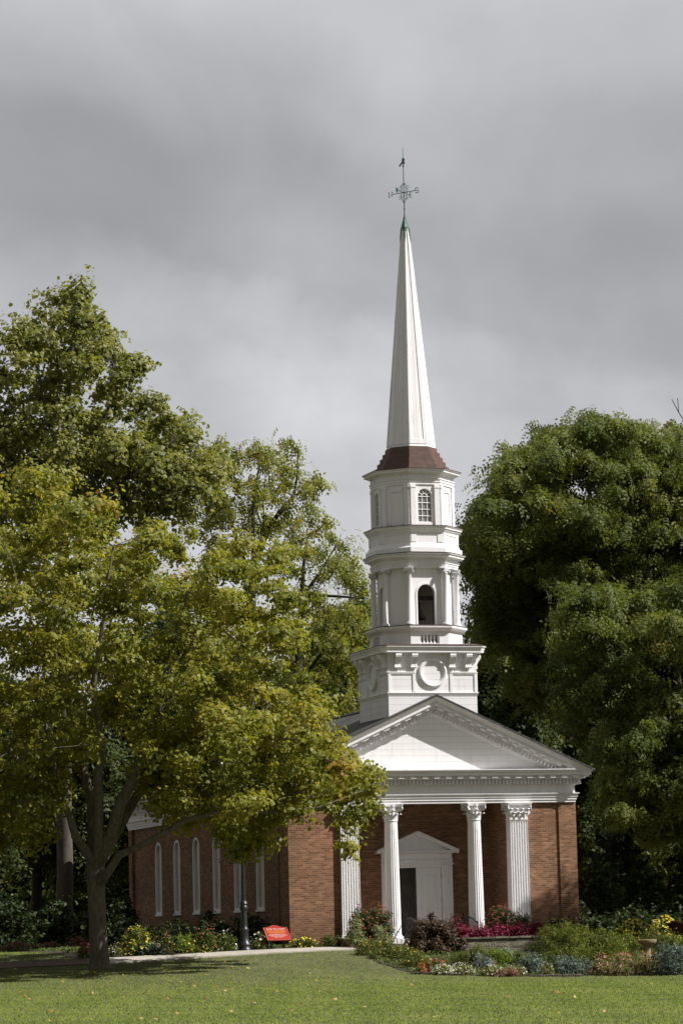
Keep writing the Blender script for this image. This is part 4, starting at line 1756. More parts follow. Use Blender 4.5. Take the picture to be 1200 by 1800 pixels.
def clump_leaves(cl, rad, per, rng, flat=.75, up=.35):
    """leaf positions and normals round each clump centre, denser at the skin; clumps differ in size and shape"""
    n = len(cl)
    rr = rad * np.clip(np.exp(rng.normal(0, .30, n)), .45, 1.6)
    cnt = np.maximum(8, (per * (rr / rad) ** 2).astype(int))
    idx = np.repeat(np.arange(n), cnt)
    d = unit(rng, len(idx))
    d[:, 2] = np.where((d[:, 2] < 0) & (rng.random(len(d)) < .45), -d[:, 2], d[:, 2])
    # lumpy radius, and some twigs that stand out of the clump
    ph = rng.uniform(0, 6.28, (n, 6))
    lump = 1 + .34 * np.sin(3.1 * d[:, 0] + ph[idx, 0]) * np.sin(2.7 * d[:, 1] + ph[idx, 1]) + .22 * np.sin(5.3 * d[:, 2] + ph[idx, 2]) + .26 * np.sin(7 * d[:, 0] + ph[idx, 3]) * np.sin(6 * d[:, 1] + ph[idx, 4])
    r = rr[idx] * lump * (rng.random(len(idx)) ** .5)
    r = np.where(rng.random(len(idx)) < .07, r * rng.uniform(1.05, 1.35, len(idx)), r)
    # each clump is a leaning ellipsoid
    ax = np.exp(rng.normal(0, .22, (n, 3)))
    off = d * r[:, None] * ax[idx]
    off[:, 2] *= flat
    off[:, 2] += .22 * off[:, 0] * np.sin(ph[idx, 5]) + .22 * off[:, 1] * np.cos(ph[idx, 5])
    pos = cl[idx] + off
    nr = d * .75 + np.array([0, 0, up]) + rng.normal(size=d.shape) * .45
    return pos, nr, idx


def grow(limbs, cl, rng, r_twig=.016, sag=.0, step=1.0, power=2.2):
    """limbs: list of (points, radii) polylines. Each clump is joined to the nearest wood. Returns MB of bark."""
    nodes, par, mr = [], [], []
    for pts, rad in limbs:
        prev = -1
        if nodes:
            d = np.linalg.norm(np.array(nodes) - pts[0], axis=1)
            prev = int(d.argmin())
        for k, p in enumerate(pts):
            p = np.array(p, float)
            if prev >= 0 and k > 0:
                q = np.array(nodes[prev])
                L = np.linalg.norm(p - q)
                m_ = max(1, int(L / step))
                for j in range(1, m_):
                    t = j / m_
                    nodes.append(q + (p - q) * t + rng.normal(size=3) * .03 * L / m_)
                    par.append(prev)
                    mr.append(rad[k - 1] + (rad[k] - rad[k - 1]) * t)
                    prev = len(nodes) - 1
            nodes.append(p)
            par.append(prev)
            mr.append(rad[k])
            prev = len(nodes) - 1
    root = np.array(nodes[0])
    nl = len(nodes)
    first = np.array(nodes)
    dist0 = np.array([np.linalg.norm(first - c, axis=1).min() for c in cl])
    cap = nl + len(cl) * 12
    A = np.zeros((cap, 3))
    A[:nl] = first
    cnt = nl
    for ci in np.argsort(dist0):
        c = cl[ci]
        v = A[:cnt] - c
        L = np.linalg.norm(v, axis=1)
        cost = L + .55 * np.maximum(0, v[:, 2]) + .12 * np.linalg.norm(A[:cnt] - root, axis=1) * 0
        # leave the lowest trunk bare
        cost = cost + 100 * (A[:cnt, 2] < root[2] + 1.6)
        k = int(cost.argmin())
        q = A[k].copy()
        LL = L[k]
        m_ = max(1, int(LL / (step * .8)))
        prev = k
        for j in range(1, m_ + 1):
            t = j / m_
            p = q + (c - q) * t
            p[2] += (-sag + .16) * LL * math.sin(PI * t) * .6
            if j < m_:
                p += rng.normal(size=3) * .05 * LL / m_ ** .5
            if cnt >= cap:
                break
            A[cnt] = p
            par.append(prev)
            mr.append(0)
            prev = cnt
            cnt += 1
    acc = np.zeros(cnt)
    kids = np.zeros(cnt, int)
    for i in range(cnt - 1, -1, -1):
        if kids[i] == 0:
            acc[i] += r_twig ** power
        if par[i] >= 0:
            acc[par[i]] += acc[i]
            kids[par[i]] += 1
    rad = np.maximum(acc ** (1 / power), np.array(mr[:cnt]))
    mb = MB()
    for i in range(cnt):
        k = par[i]
        if k < 0:
            continue
        p, q = A[k], A[i]
        d = q - p
        L = np.linalg.norm(d)
        if L < 1e-4:
            continue
        d = d / L
        rk = rad[k] if (i < nl and k < nl and mr[i] > 0) else min(rad[k], rad[i] * 1.25)
        n = 5 if rk < .05 else (8 if rk < .15 else 16)
        up = np.array([0, 0, 1.0]) if abs(d[2]) < .9 else np.array([1.0, 0, 0])
        a = np.cross(d, up)
        a /= np.linalg.norm(a)
        b = np.cross(a, d)
        an = np.arange(n) * 2 * PI / n
        rg = np.cos(an)[:, None] * a + np.sin(an)[:, None] * b
        e = d * rad[i] * .35
        mb.loft([(p - e * .5) + rg * rk, (q + e) + rg * rad[i]])
    return mb


def px_limb(pts, d0):
    """[(px, py, depth offset, radius)] -> world polyline"""
    return [dep(a, b, d0 + o) for a, b, o, r in pts], [r for a, b, o, r in pts]


def flare(mb, base, r, h=.45, n=14):
    rng = random.Random(5)
    wob = [1 + .12 * math.sin(3 * 2 * PI * k / n + 1) + .06 * rng.random() for k in range(n)]
    rings = []
    for t, s in ((-.3, 1.55), (0, 1.42), (.12, 1.2), (.35, 1.06), (1.0, .985)):
        rings.append([(base[0] + r * s * (1 + (wob[k] - 1) * (1 - t)) * math.cos(2 * PI * k / n), base[1] + r * s * (1 + (wob[k] - 1) * (1 - t)) * math.sin(2 * PI * k / n), base[2] + h * t) for k in range(n)])
    mb.loft(rings)


def tree(name, label, poly, d0, n, rad, per, size, tpl, mat, bark, limbs, thick, edge, minsep, seed, v0=.45, vs=.16, vc=.16, flat=.75, shell=.5, twig=.016, cat='tree', up=.35, droop=False, group=None, extra=None, power=2.2, bough=None, inset=None, more=()):
    rng = np.random.default_rng(seed)
    cl = crown_clumps(poly, d0, n, thick, edge, minsep, rng, shell, rad * .42 if inset is None else inset, bough)
    for mp, mn, mth in more:
        cl = np.concatenate([cl, crown_clumps(mp, d0, mn, mth, edge, minsep, rng, shell, .1, None)])
    L = [px_limb(l, d0) for l in limbs]
    base = L[0][0][0].copy()
    g = float(ground(base[0], base[1]))
    L[0][0][0][2] = g - .1
    base[2] = g
    root = empty(name, tuple(base), label, cat, group)
    mb = grow(L, cl, rng, twig, power=power)
    flare(mb, base, L[0][1][0])
    mb.build('trunk', bark, root, True)
    pos, nr, idx = clump_leaves(cl, rad, per, rng, flat, up)
    keep = pos[:, 2] > ground(pos[:, 0], pos[:, 1]) + .1
    pos, nr, idx = pos[keep], nr[keep], idx[keep]
    cv = rng.normal(0, vc, len(cl))
    var = v0 + cv[idx] + rng.normal(0, vs, len(idx))
    if extra is not None:
        var = extra(var, pos, cl, idx, rng)
    sz = size * rng.uniform(.5, 1.35, len(pos))
    ud = None
    if droop:
        o = pos - cl[idx]
        o[:, 2] = 0
        ud = np.cross(np.cross(nr, o + 1e-3), nr)
        ud /= np.linalg.norm(ud, axis=1, keepdims=True) + 1e-9
        ud[:, 2] -= .3
        ud = ud * .9
    leafy('crown', mat, root, tpl, pos, nr, sz, var, rng, ud)
    return root


L_maple = leaf_mat('maple_leaf', [(0, (.090, .118, .022)), (.25, (.165, .187, .032)), (.5, (.238, .242, .042)), (.75, (.315, .292, .055)), (.92, (.34, .24, .05)), (1, (.34, .15, .05))], .45, .5, .3)
L_tall = leaf_mat('sycamore_leaf', [(0, (.085, .102, .028)), (.4, (.170, .190, .052)), (.7, (.25, .255, .085)), (1, (.34, .33, .15))], .42, .5, .3)
L_light = leaf_mat('walnut_leaf', [(0, (.115, .138, .028)), (.5, (.215, .235, .055)), (.85, (.28, .27, .075)), (1, (.32, .21, .06))], .48, .55, .22)
L_loc = leaf_mat('locust_leaf', [(0, (.060, .084, .022)), (.4, (.118, .148, .036)), (.75, (.180, .200, .052)), (.95, (.23, .23, .06)), (1, (.28, .22, .05))], .40, .55, .22)
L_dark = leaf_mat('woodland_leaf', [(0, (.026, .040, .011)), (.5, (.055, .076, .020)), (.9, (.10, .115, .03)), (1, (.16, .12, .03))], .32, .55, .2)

# --- the big maple in front
MD = 94.0


def maple_tint(var, pos, cl, idx, rng):
    # a few sprays have already turned
    turn = rng.random(len(cl)) < .022
    return var + np.where(turn[idx], .30, 0.0)


maple_poly = [(-230, 1100), (-190, 960), (-120, 880), (-50, 850), (0, 828), (25, 845), (45, 825), (75, 822), (105, 850), (150, 872), (215, 880), (255, 915), (300, 905), (340, 930), (390, 930), (440, 935), (462, 985), (500, 962),
              (522, 1005), (520, 1060), (528, 1120), (522, 1165), (562, 1195), (578, 1250), (592, 1300), (640, 1318), (682, 1365), (692, 1410), (672, 1440), (634, 1448), (625, 1500), (600, 1500), (575, 1440), (515, 1438),
              (470, 1470), (430, 1518), (385, 1498), (340, 1478), (285, 1460), (262, 1400), (235, 1340), (190, 1310), (140, 1330), (120, 1430), (95, 1475), (50, 1490), (10, 1500), (-60, 1500), (-170, 1420)]
maple_limbs = [
    [(175, 1702, 0, .30), (172, 1620, 0, .27), (169, 1555, 0, .275), (168, 1520, 0, .30)],
    [(168, 1520, 0, .20), (158, 1505, -.3, .16), (133, 1470, -.8, .13), (123, 1433, -1.0, .115), (103, 1397, -1.3, .10), (97, 1360, -1.5, .09), (85, 1290, -1.9, .07), (60, 1220, -2.2, .05)],
    [(103, 1397, -1.3, .085), (50, 1360, -1.8, .075), (20, 1320, -2.1, .065), (-50, 1270, -2.5, .05)],
    [(168, 1520, 0, .21), (165, 1490, .3, .19), (162, 1417, .6, .16), (146, 1350, .9, .135), (132, 1320, 1.0, .12), (118, 1220, 1.2, .09), (100, 1110, 1.2, .06), (95, 1000, 1.0, .04)],
    [(168, 1520, 0, .20), (173, 1490, -.4, .17), (174, 1400, -.8, .15), (172, 1360, -1.0, .135), (182, 1323, -1.2, .12), (165, 1200, -1.6, .085), (185, 1080, -1.6, .06), (200, 960, -1.2, .035)],
    [(168, 1520, 0, .24), (182, 1503, -.2, .22), (198, 1460, -.5, .20), (213, 1410, -.7, .18), (233, 1373, -.9, .165), (253, 1330, -1.0, .15), (278, 1255, -1.3, .12), (300, 1150, -1.5, .085), (330, 1040, -1.4, .05)],
    [(168, 1520, 0, .22), (190, 1490, .5, .18), (203, 1465, .8, .165), (240, 1400, 1.3, .15), (283, 1350, 1.8, .13), (322, 1305, 2.2, .115), (350, 1250, 2.6, .095), (400, 1170, 2.8, .07), (440, 1080, 2.6, .045)],
    [(171, 1555, 0, .16), (186, 1540, -.5, .13), (210, 1503, -1.0, .115), (240, 1490, -1.3, .105), (283, 1467, -1.7, .10), (330, 1440, -2.0, .085), (400, 1424, -2.3, .07), (480, 1428, -2.3, .055), (560, 1420, -2.2, .04), (640, 1390, -2.0, .025)],
    [(283, 1350, 1.8, .08), (340, 1345, 1.0, .07), (420, 1330, .2, .055), (500, 1300, -.4, .04), (560, 1290, -.6, .03)],
]
tree('maple_tree', 'broad maple with yellowing green leaves growing on the lawn left of the chapel', maple_poly, MD, 520, .58, 235, .145, 'maple', L_maple, M['bark'], maple_limbs, 6.0, 4.5, .70, 11, v0=.44, vs=.13, vc=.11, extra=maple_tint, shell=.5, bough=(1.75, .62), inset=.15, more=(([(290, 1270), (420, 1240), (550, 1290), (620, 1335), (660, 1385), (655, 1420), (600, 1420), (540, 1425), (475, 1450), (430, 1512), (390, 1480), (320, 1440), (270, 1380)], 64, 3.4), ([(395, 1430), (465, 1425), (458, 1500), (430, 1522), (402, 1508)], 11, 1.2), ([(225, 1335), (300, 1300), (420, 1330), (425, 1425), (330, 1445), (262, 1425)], 20, 2.4), ([(596, 1430), (640, 1420), (645, 1450), (628, 1498), (606, 1500), (592, 1470)], 4, .5)), twig=.013, flat=.62, up=.3)

# --- tall tree behind on the left
tall_poly = [(-170, 760), (-120, 690), (-60, 640), (0, 622), (14, 596), (45, 566), (58, 545), (75, 512), (95, 498), (110, 520), (126, 494), (148, 488), (158, 508), (152, 532), (166, 547), (185, 540), (207, 545), (206, 566), (190, 576), (206, 592),
             (192, 606), (215, 600), (242, 610), (257, 648), (246, 678), (240, 702), (266, 694), (300, 698), (320, 716), (310, 742), (345, 748), (358, 775), (380, 812), (390, 855), (368, 895), (330, 915), (250, 940), (150, 950), (0, 940), (-130, 930)]
tall_limbs = [
    [(115, 1655, 0, .36), (113, 1400, 0, .31), (112, 1000, 0, .25), (113, 870, 0, .21), (112, 790, .2, .16), (118, 700, .3, .11), (128, 600, .2, .06), (135, 530, 0, .03)],
    [(112, 880, 0, .13), (100, 800, -.6, .10), (88, 740, -.9, .08), (70, 670, -1.2, .05), (60, 600, -1, .03)],
    [(113, 900, 0, .12), (135, 840, -.5, .10), (160, 790, -.8, .08), (190, 720, -1, .05), (200, 640, -.8, .03)],
    [(113, 930, 0, .12), (180, 870, -1, .09), (250, 820, -1.4, .06), (310, 770, -1.2, .035)],
    [(112, 930, 0, .12), (40, 830, -.8, .08), (-30, 740, -1, .05)]]
tree('tall_tree', 'very tall pale trunked tree rising highest behind the maple', tall_poly, 124.0, 285, .56, 190, .20, 'maple', L_tall, M['bark_pale'], tall_limbs, 3.6, 4.0, .92, 21, v0=.55, vs=.15, vc=.12, shell=.6, twig=.02, flat=.95, bough=(1.8, .52), inset=.2)

# --- two thin-leaved trees between the maple and the steeple
polyA = [(352, 780), (398, 768), (436, 788), (470, 783), (505, 766), (532, 774), (537, 828), (560, 838), (572, 858), (560, 880), (524, 874), (512, 908), (490, 935), (440, 950), (380, 960), (330, 960), (340, 880)]
limbsA = [[(432, 1640, 0, .28), (436, 1200, 0, .22), (446, 1000, 0, .17), (470, 930, -.2, .12), (492, 900, -.3, .10), (516, 872, -.3, .075), (522, 840, -.2, .05), (524, 790, 0, .03)],
          [(446, 1000, 0, .12), (445, 930, .4, .09), (446, 870, .6, .06), (460, 800, .6, .03)],
          [(446, 1020, 0, .11), (410, 930, .5, .08), (385, 860, .6, .05), (378, 800, .5, .03)]]
tree('thin_tree', 'airy walnut like tree with open branches between maple and tall tree', polyA, 132.0, 92, .46, 15, .42, 'spray', L_light, M['bark_dark'], limbsA, 2.6, 2.5, .75, 31, v0=.52, vs=.15, vc=.12, twig=.018, droop=True, bough=(1.25, .38), inset=.08)
polyB = [(462, 930), (500, 905), (540, 892), (576, 908), (602, 938), (626, 985), (650, 1000), (656, 1060), (656, 1160), (640, 1250), (560, 1300), (500, 1240), (500, 1020)]
limbsB = [[(520, 1640, 0, .26), (522, 1250, 0, .21), (525, 1130, 0, .17), (530, 1060, 0, .13), (533, 1000, 0, .09), (540, 940, 0, .04)],
          [(528, 1075, 0, .10), (545, 1046, -.3, .08), (590, 1048, -.6, .06), (640, 1052, -.6, .035)],
          [(530, 1050, 0, .09), (560, 1010, .3, .06), (590, 960, .3, .035)],
          [(522, 1200, 0, .10), (570, 1140, -.8, .07), (620, 1100, -1, .04)]]
tree('leafy_tree', 'olive green leafy tree standing just left of the belfry', polyB, 138.0, 105, .54, 24, .44, 'spray', L_light, M['bark_dark'], limbsB, 3.2, 2.8, .75, 41, v0=.45, vs=.17, vc=.16, twig=.018, droop=True, bough=(1.6, .5), inset=.08)
polyB2 = [(520, 1150), (560, 1090), (620, 1060), (680, 1080), (690, 1200), (680, 1300), (600, 1400), (480, 1400), (470, 1250)]
tree('broad_tree', 'dark green tree filling the gap between maple and tower base', polyB2, 146.0, 170, 1.05, 80, .62, 'spray', L_loc, M['bark_dark'], [[(590, 1640, 0, .3), (590, 1350, 0, .24), (600, 1200, 0, .15), (610, 1110, 0, .06)]], 3.5, 3, .8, 43, v0=.55, vs=.17, vc=.18, droop=True)

# --- the big trees on the right
polyR = [(800, 925), (806, 900), (830, 892), (845, 860), (858, 842), (856, 806), (872, 796), (900, 792), (912, 768), (935, 738), (962, 733), (985, 752), (998, 722), (1030, 711), (1056, 722), (1082, 728), (1110, 742), (1130, 735), (1150, 752), (1176, 742), (1240, 760),
         (1300, 860), (1320, 1050), (1280, 1220), (1180, 1300), (1040, 1280), (940, 1260), (870, 1200), (830, 1120), (812, 1050), (806, 980)]
limbsR = [[(1085, 1630, 0, .42), (1080, 1450, 0, .36), (1075, 1250, 0, .28), (1060, 1120, 0, .22), (1045, 1000, .2, .15), (1035, 860, .2, .09), (1030, 760, 0, .04)],
          [(1072, 1200, 0, .18), (1100, 1040, -.6, .14), (1120, 930, -.8, .09), (1135, 800, -.6, .04)],
          [(1070, 1230, 0, .16), (1000, 1090, -.8, .12), (930, 980, -1, .08), (880, 880, -.8, .04)],
          [(1068, 1180, 0, .13), (980, 960, 1, .09), (940, 820, 1, .04)],
          [(1076, 1300, 0, .14), (960, 1180, -1.4, .09), (860, 1080, -1.4, .05)],
          [(1076, 1300, 0, .14), (1180, 1180, -1.4, .09), (1250, 1060, -1.4, .05)]]
tree('locust_tree', 'huge round crowned dark green tree behind the right end of the chapel', polyR, 126.0, 620, .78, 120, .42, 'spray', L_loc, M['bark_dark'], limbsR, 6.0, 4.5, .88, 51, v0=.50, vs=.16, vc=.14, droop=True, shell=.55, twig=.018, flat=.6, bough=(2.2, .8), inset=.42)
polyR2 = [(1130, 815), (1150, 765), (1180, 742), (1230, 725), (1330, 740), (1420, 860), (1440, 1100), (1400, 1300), (1250, 1330), (1150, 1200), (1120, 1000)]
limbsR2 = [[(1290, 1640, 0, .36), (1285, 1300, 0, .28), (1275, 1050, 0, .2), (1260, 850, 0, .1), (1230, 740, 0, .04)],
           [(1262, 860, 0, .05), (1215, 760, 0, .03), (1192, 725, 0, .016), (1180, 702, 0, .008)], [(1192, 725, 0, .012), (1190, 700, 0, .006)]]
tree('ash_tree', 'second tall green tree cut off by the right edge of the photo', polyR2, 132.0, 290, .82, 120, .44, 'spray', L_loc, M['bark_dark'], limbsR2, 5.0, 4, .95, 53, v0=.52, vs=.16, vc=.14, droop=True, flat=.6, bough=(2.2, .8), inset=.2)
polyR3 = [(985, 1060), (1040, 1020), (1100, 1040), (1160, 1010), (1260, 1030), (1340, 1150), (1340, 1420), (1240, 1520), (1120, 1500), (1060, 1420), (1000, 1320), (960, 1180)]
tree('drooping_tree', 'nearer tree with pale drooping sprays low at the right edge', polyR3, 117.0, 280, .75, 120, .42, 'spray', L_loc, M['bark_dark'], [[(1230, 1640, 0, .34), (1220, 1400, 0, .27), (1190, 1200, 0, .16), (1160, 1080, 0, .06)], [(1215, 1350, 0, .12), (1120, 1250, -1, .08), (1050, 1150, -1, .04)]], 4.0, 3.2, .85, 57, v0=.40, vs=.15, vc=.16, droop=True, flat=.6, bough=(2.3, .8), inset=.3)

# --- darker trees further back, each with its own trunk
back = [
    ('slim dark tree behind the right end of the pediment', [(840, 1080), (900, 1040), (960, 1080), (980, 1250), (960, 1440), (880, 1480), (830, 1380), (815, 1200)], 143, [(890, 1640), (893, 1350), (900, 1100)], 170),
    ('dark tree deep in the wood right of the chapel corner', [(960, 1200), (1030, 1150), (1090, 1220), (1110, 1400), (1080, 1530), (1000, 1540), (950, 1420)], 148, [(1030, 1640), (1032, 1400), (1035, 1220)], 170),
    ('dark tree deep in the wood near the right edge', [(1080, 1250), (1160, 1180), (1260, 1250), (1280, 1450), (1230, 1560), (1120, 1560), (1070, 1420)], 152, [(1163, 1640), (1165, 1400), (1170, 1250)], 170),
    ('shadowed tree deep in the wood at far left', [(-160, 1250), (-60, 1180), (40, 1220), (60, 1400), (30, 1540), (-80, 1560), (-170, 1450)], 146, [(-40, 1645), (-42, 1400), (-45, 1250)], 170),
    ('shadowed tree deep in the wood behind the maple trunk', [(30, 1300), (120, 1240), (220, 1280), (250, 1400), (230, 1530), (120, 1560), (40, 1500)], 150, [(60, 1645), (70, 1450), (120, 1290)], 170),
    ('shadowed tree rising behind the rear end of the nave', [(200, 1150), (300, 1080), (420, 1120), (470, 1250), (430, 1380), (300, 1420), (210, 1330)], 152, [(300, 1645), (310, 1400), (320, 1180)], 190),
]
for i, (lab, poly, d0, tr, n) in enumerate(back):
    pts = [(a, b, 0, r_) for (a, b), r_ in zip(tr, (.30, .22, .08))]
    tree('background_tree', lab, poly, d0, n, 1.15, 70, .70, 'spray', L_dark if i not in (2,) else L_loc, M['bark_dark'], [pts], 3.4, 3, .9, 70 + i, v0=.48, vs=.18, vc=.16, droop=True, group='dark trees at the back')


# trees just outside the frame: those on the left are added to shade the nave's long side, that on the right shades the right brick wing
side = [
    ('unseen leafy tree standing left of the frame beside the nave', [(-640, 900), (-480, 760), (-300, 800), (-210, 1000), (-190, 1250), (-240, 1500), (-420, 1560), (-640, 1500)], 108, [(-420, 1660), (-418, 1400), (-410, 950)], 260, 4.5),
    ('unseen leafy tree far left of the frame in front of the nave', [(-1250, 900), (-1050, 700), (-800, 720), (-660, 950), (-640, 1300), (-720, 1540), (-1000, 1600), (-1250, 1500)], 100, [(-950, 1690), (-948, 1400), (-940, 900)], 260, 5),
    ('unseen leafy tree left of the frame behind the nave', [(-520, 700), (-380, 560), (-230, 640), (-180, 900), (-200, 1300), (-320, 1500), (-500, 1480)], 130, [(-350, 1650), (-348, 1400), (-345, 800)], 260, 4.5),
    ('unseen leafy tree left of the frame in front of the maple', [(-1050, 1000), (-900, 820), (-640, 780), (-430, 900), (-330, 1150), (-360, 1450), (-560, 1590), (-900, 1580), (-1060, 1400)], 84, [(-700, 1700), (-700, 1400), (-695, 950)], 240, 4.5),
    ('leafy tree right of the frame in front of the chapel', [(1610, 900), (1660, 800), (1760, 770), (1850, 820), (1880, 920), (1800, 985), (1680, 985)], 100, [(1745, 1700), (1745, 1450), (1740, 850)], 80, 2.6),
]
for i, (lab, poly, d0, tr, n, th) in enumerate(side):
    tree('side_tree', lab, poly, d0, n, 1.1, 80, .62, 'spray', L_loc, M['bark_dark'], [[(a, b, 0, r_) for (a, b), r_ in zip(tr, (.30, .22, .08))]], th, 3.5, 1.0, 170 + i, v0=.5, droop=True, group='trees around the chapel lawn')


# the far edge of the wood, a mass nobody could count
def woodland():
    rng = np.random.default_rng(5)
    cl = []
    for (x0, x1, top, d0) in ((-300, 520, 1330, 172), (720, 1500, 1250, 174), (430, 900, 1420, 178)):
        k = int((x1 - x0) * .62)
        px_ = rng.uniform(x0, x1, k)
        py_ = 1655 - (1655 - top) * rng.random(k) * (.82 + .18 * np.sin(px_ / 37.0))
        for a, b in zip(px_, py_):
            cl.append(dep(a, b, d0 + rng.uniform(-4, 4)))
    cl = np.array(cl)
    pos, nr, idx = clump_leaves(cl, 1.5, 70, rng, .8)
    keep = pos[:, 2] > -.3
    pos, nr, idx = pos[keep], nr[keep], idx[keep]
    cv = rng.normal(0, .15, len(cl))
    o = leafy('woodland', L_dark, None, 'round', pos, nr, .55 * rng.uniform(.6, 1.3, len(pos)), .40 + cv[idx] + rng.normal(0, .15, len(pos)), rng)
    tag(o, 'dark wood behind the trees', 'woodland', kind='stuff')


woodland()

# ------------------------------------------------------------------ shrubs and flowers
def lm(name, a, b, c, t=.25, rough=.55, spec=.25):
    return leaf_mat(name, [(0, a), (.5, b), (1, c)], t, rough, spec)


PM = {
    'burgundy': lm('burgundy_leaf', (.026, .014, .012), (.075, .044, .030), (.16, .115, .065)),
    'photinia': lm('glossy_green_leaf', (.022, .040, .012), (.060, .085, .026), (.14, .15, .06)),
    'varieg': lm('variegated_leaf', (.09, .12, .035), (.22, .24, .10), (.46, .46, .28)),
    'lime': lm('lime_leaf', (.055, .085, .012), (.12, .15, .024), (.21, .22, .045), .35),
    'bright': lm('bright_green_leaf', (.06, .10, .012), (.13, .19, .02), (.22, .27, .04), .35),
    'fern': lm('fine_green_leaf', (.05, .075, .014), (.10, .125, .025), (.18, .18, .05), .3),
    'silver': lm('silver_leaf', (.09, .11, .10), (.19, .22, .20), (.34, .36, .34), .15),
    'bluegrey': lm('blue_grey_leaf', (.05, .075, .06), (.11, .15, .125), (.21, .25, .22), .15),
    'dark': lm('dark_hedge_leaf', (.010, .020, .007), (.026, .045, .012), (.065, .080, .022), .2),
    'green': lm('garden_green_leaf', (.035, .060, .014), (.085, .12, .028), (.18, .20, .06), .3),
    'pale': lm('pale_green_leaf', (.08, .10, .03), (.18, .19, .06), (.32, .30, .13), .3),
    'magenta': lm('magenta_petal', (.085, .006, .018), (.17, .010, .036), (.29, .025, .075), .2),
    'pink': lm('pink_petal', (.34, .06, .09), (.55, .20, .22), (.72, .45, .42), .25),
    'coral': lm('coral_petal', (.20, .04, .028), (.34, .10, .065), (.42, .21, .14), .2),
    'red': lm('red_petal', (.30, .012, .008), (.55, .05, .015), (.65, .14, .03), .2),
    'yellow': lm('yellow_petal', (.55, .42, .02), (.74, .62, .06), (.82, .76, .25), .3),
    'orange': lm('orange_petal', (.55, .14, .01), (.70, .25, .015), (.75, .38, .04), .25),
    'whitef': lm('white_petal', (.45, .44, .38), (.68, .67, .58), (.82, .80, .74), .2),
    'plume': lm('russet_plume', (.10, .04, .03), (.20, .10, .07), (.30, .18, .13), .2),
}


def plant(name, label, cat, px, py, w, h, leaf, tpl='oval', size=.07, dens=1.0, flower=None, fsize=.05, fn=0, fzone=.35, group=None, seed=0, spiky=False, z=None, at=None, stems=5, depth=.8, tips=0):
    """px, py: foot of the plant; w, h: its size in the photograph's pixels (turned into metres at its distance)"""
    if at is None:
        p, d = ghit(px, py)
    else:
        q = onY(px, py, at)
        p = np.array([q[0], at, z if z is not None else float(ground(q[0], at))])
        d = float((p - CAM) @ CF)
    pm = FPX / d
    a = w / pm / 2
    b = min(a * depth, 1.6)
    H = h / pm
    rng = np.random.default_rng(1000 + seed)
    root = empty(name, tuple(p), label, cat, group)
    # a dome of small clumps
    area = a * H * 2.6 + a * b
    cr_ = max(.06, min(.20, min(a, H) * .33))
    nc = int(max(7, 1.9 * area / (cr_ * cr_ * 2.2)))
    u = unit(rng, nc)
    u[:, 2] = np.abs(u[:, 2])
    r = rng.random(nc) ** .33
    cl = np.stack([u[:, 0] * (a - cr_ * .5) * r, u[:, 1] * (b - cr_ * .3) * r, .04 + u[:, 2] * (H - cr_ * .8) * r], 1)
    lump = 1 + .13 * np.sin(u[:, 0] * 4 + seed) * np.cos(u[:, 1] * 5 + seed * 2)
    cl[:, 2] *= lump
    per = int(max(14, dens * 3.0 * (cr_ / size) ** 2 * 2.9))
    pos, nr, idx = clump_leaves(cl, cr_, per, rng, .9, .45)
    pos[:, 2] = np.maximum(pos[:, 2], .02)
    cv = rng.normal(0, .13, nc)
    ud = None
    if spiky:
        ud = np.tile(np.array([0, 0, 1.6]), (len(pos), 1)) + (pos / (a + 1e-6)) * .5
        nr = unit(rng, len(pos))
        nr[:, 2] *= .25
    leafy('foliage', PM[leaf], root, tpl, pos + p, nr, size * rng.uniform(.6, 1.3, len(pos)), .48 + cv[idx] + rng.normal(0, .17, len(pos)), rng, ud)
    if stems:
        mb = MB()
        for k in range(stems):
            an = rng.uniform(0, 6.28)
            tip = p + np.array([math.cos(an) * a * .55, math.sin(an) * b * .55, H * .75])
            mb.tube([p + np.array([math.cos(an) * a * .1, math.sin(an) * b * .1, -.05]), p + np.array([math.cos(an) * a * .3, math.sin(an) * b * .3, H * .4]), tip], [.014, .011, .006], 5)
        mb.build('stem', M['stem'], root)
    if flower:
        u = unit(rng, fn * 3)
        u = u[u[:, 2] > -.05]
        # flowers sit on the skin, in loose drifts
        ph = rng.uniform(0, 6, 3)
        wgt = np.sin(u[:, 0] * 5 + ph[0]) + np.sin(u[:, 1] * 4 + ph[1]) + rng.normal(0, .8, len(u))
        ok = (u[:, 2] > 1 - fzone * 2.2) & (wgt > -1.2)
        u = u[ok][:fn]
        fp = np.stack([u[:, 0] * a, u[:, 1] * b, .05 + u[:, 2] * H * rng.uniform(.93, 1.07, len(u))], 1)
        fnr = u * .8 + np.array([0, -.15, .5]) + rng.normal(size=u.shape) * .35
        leafy('blossoms', PM[flower], root, 'round', fp + p, fnr, fsize * rng.uniform(.6, 1.3, len(u)), .5 + rng.normal(0, .22, len(u)), rng)
    return root


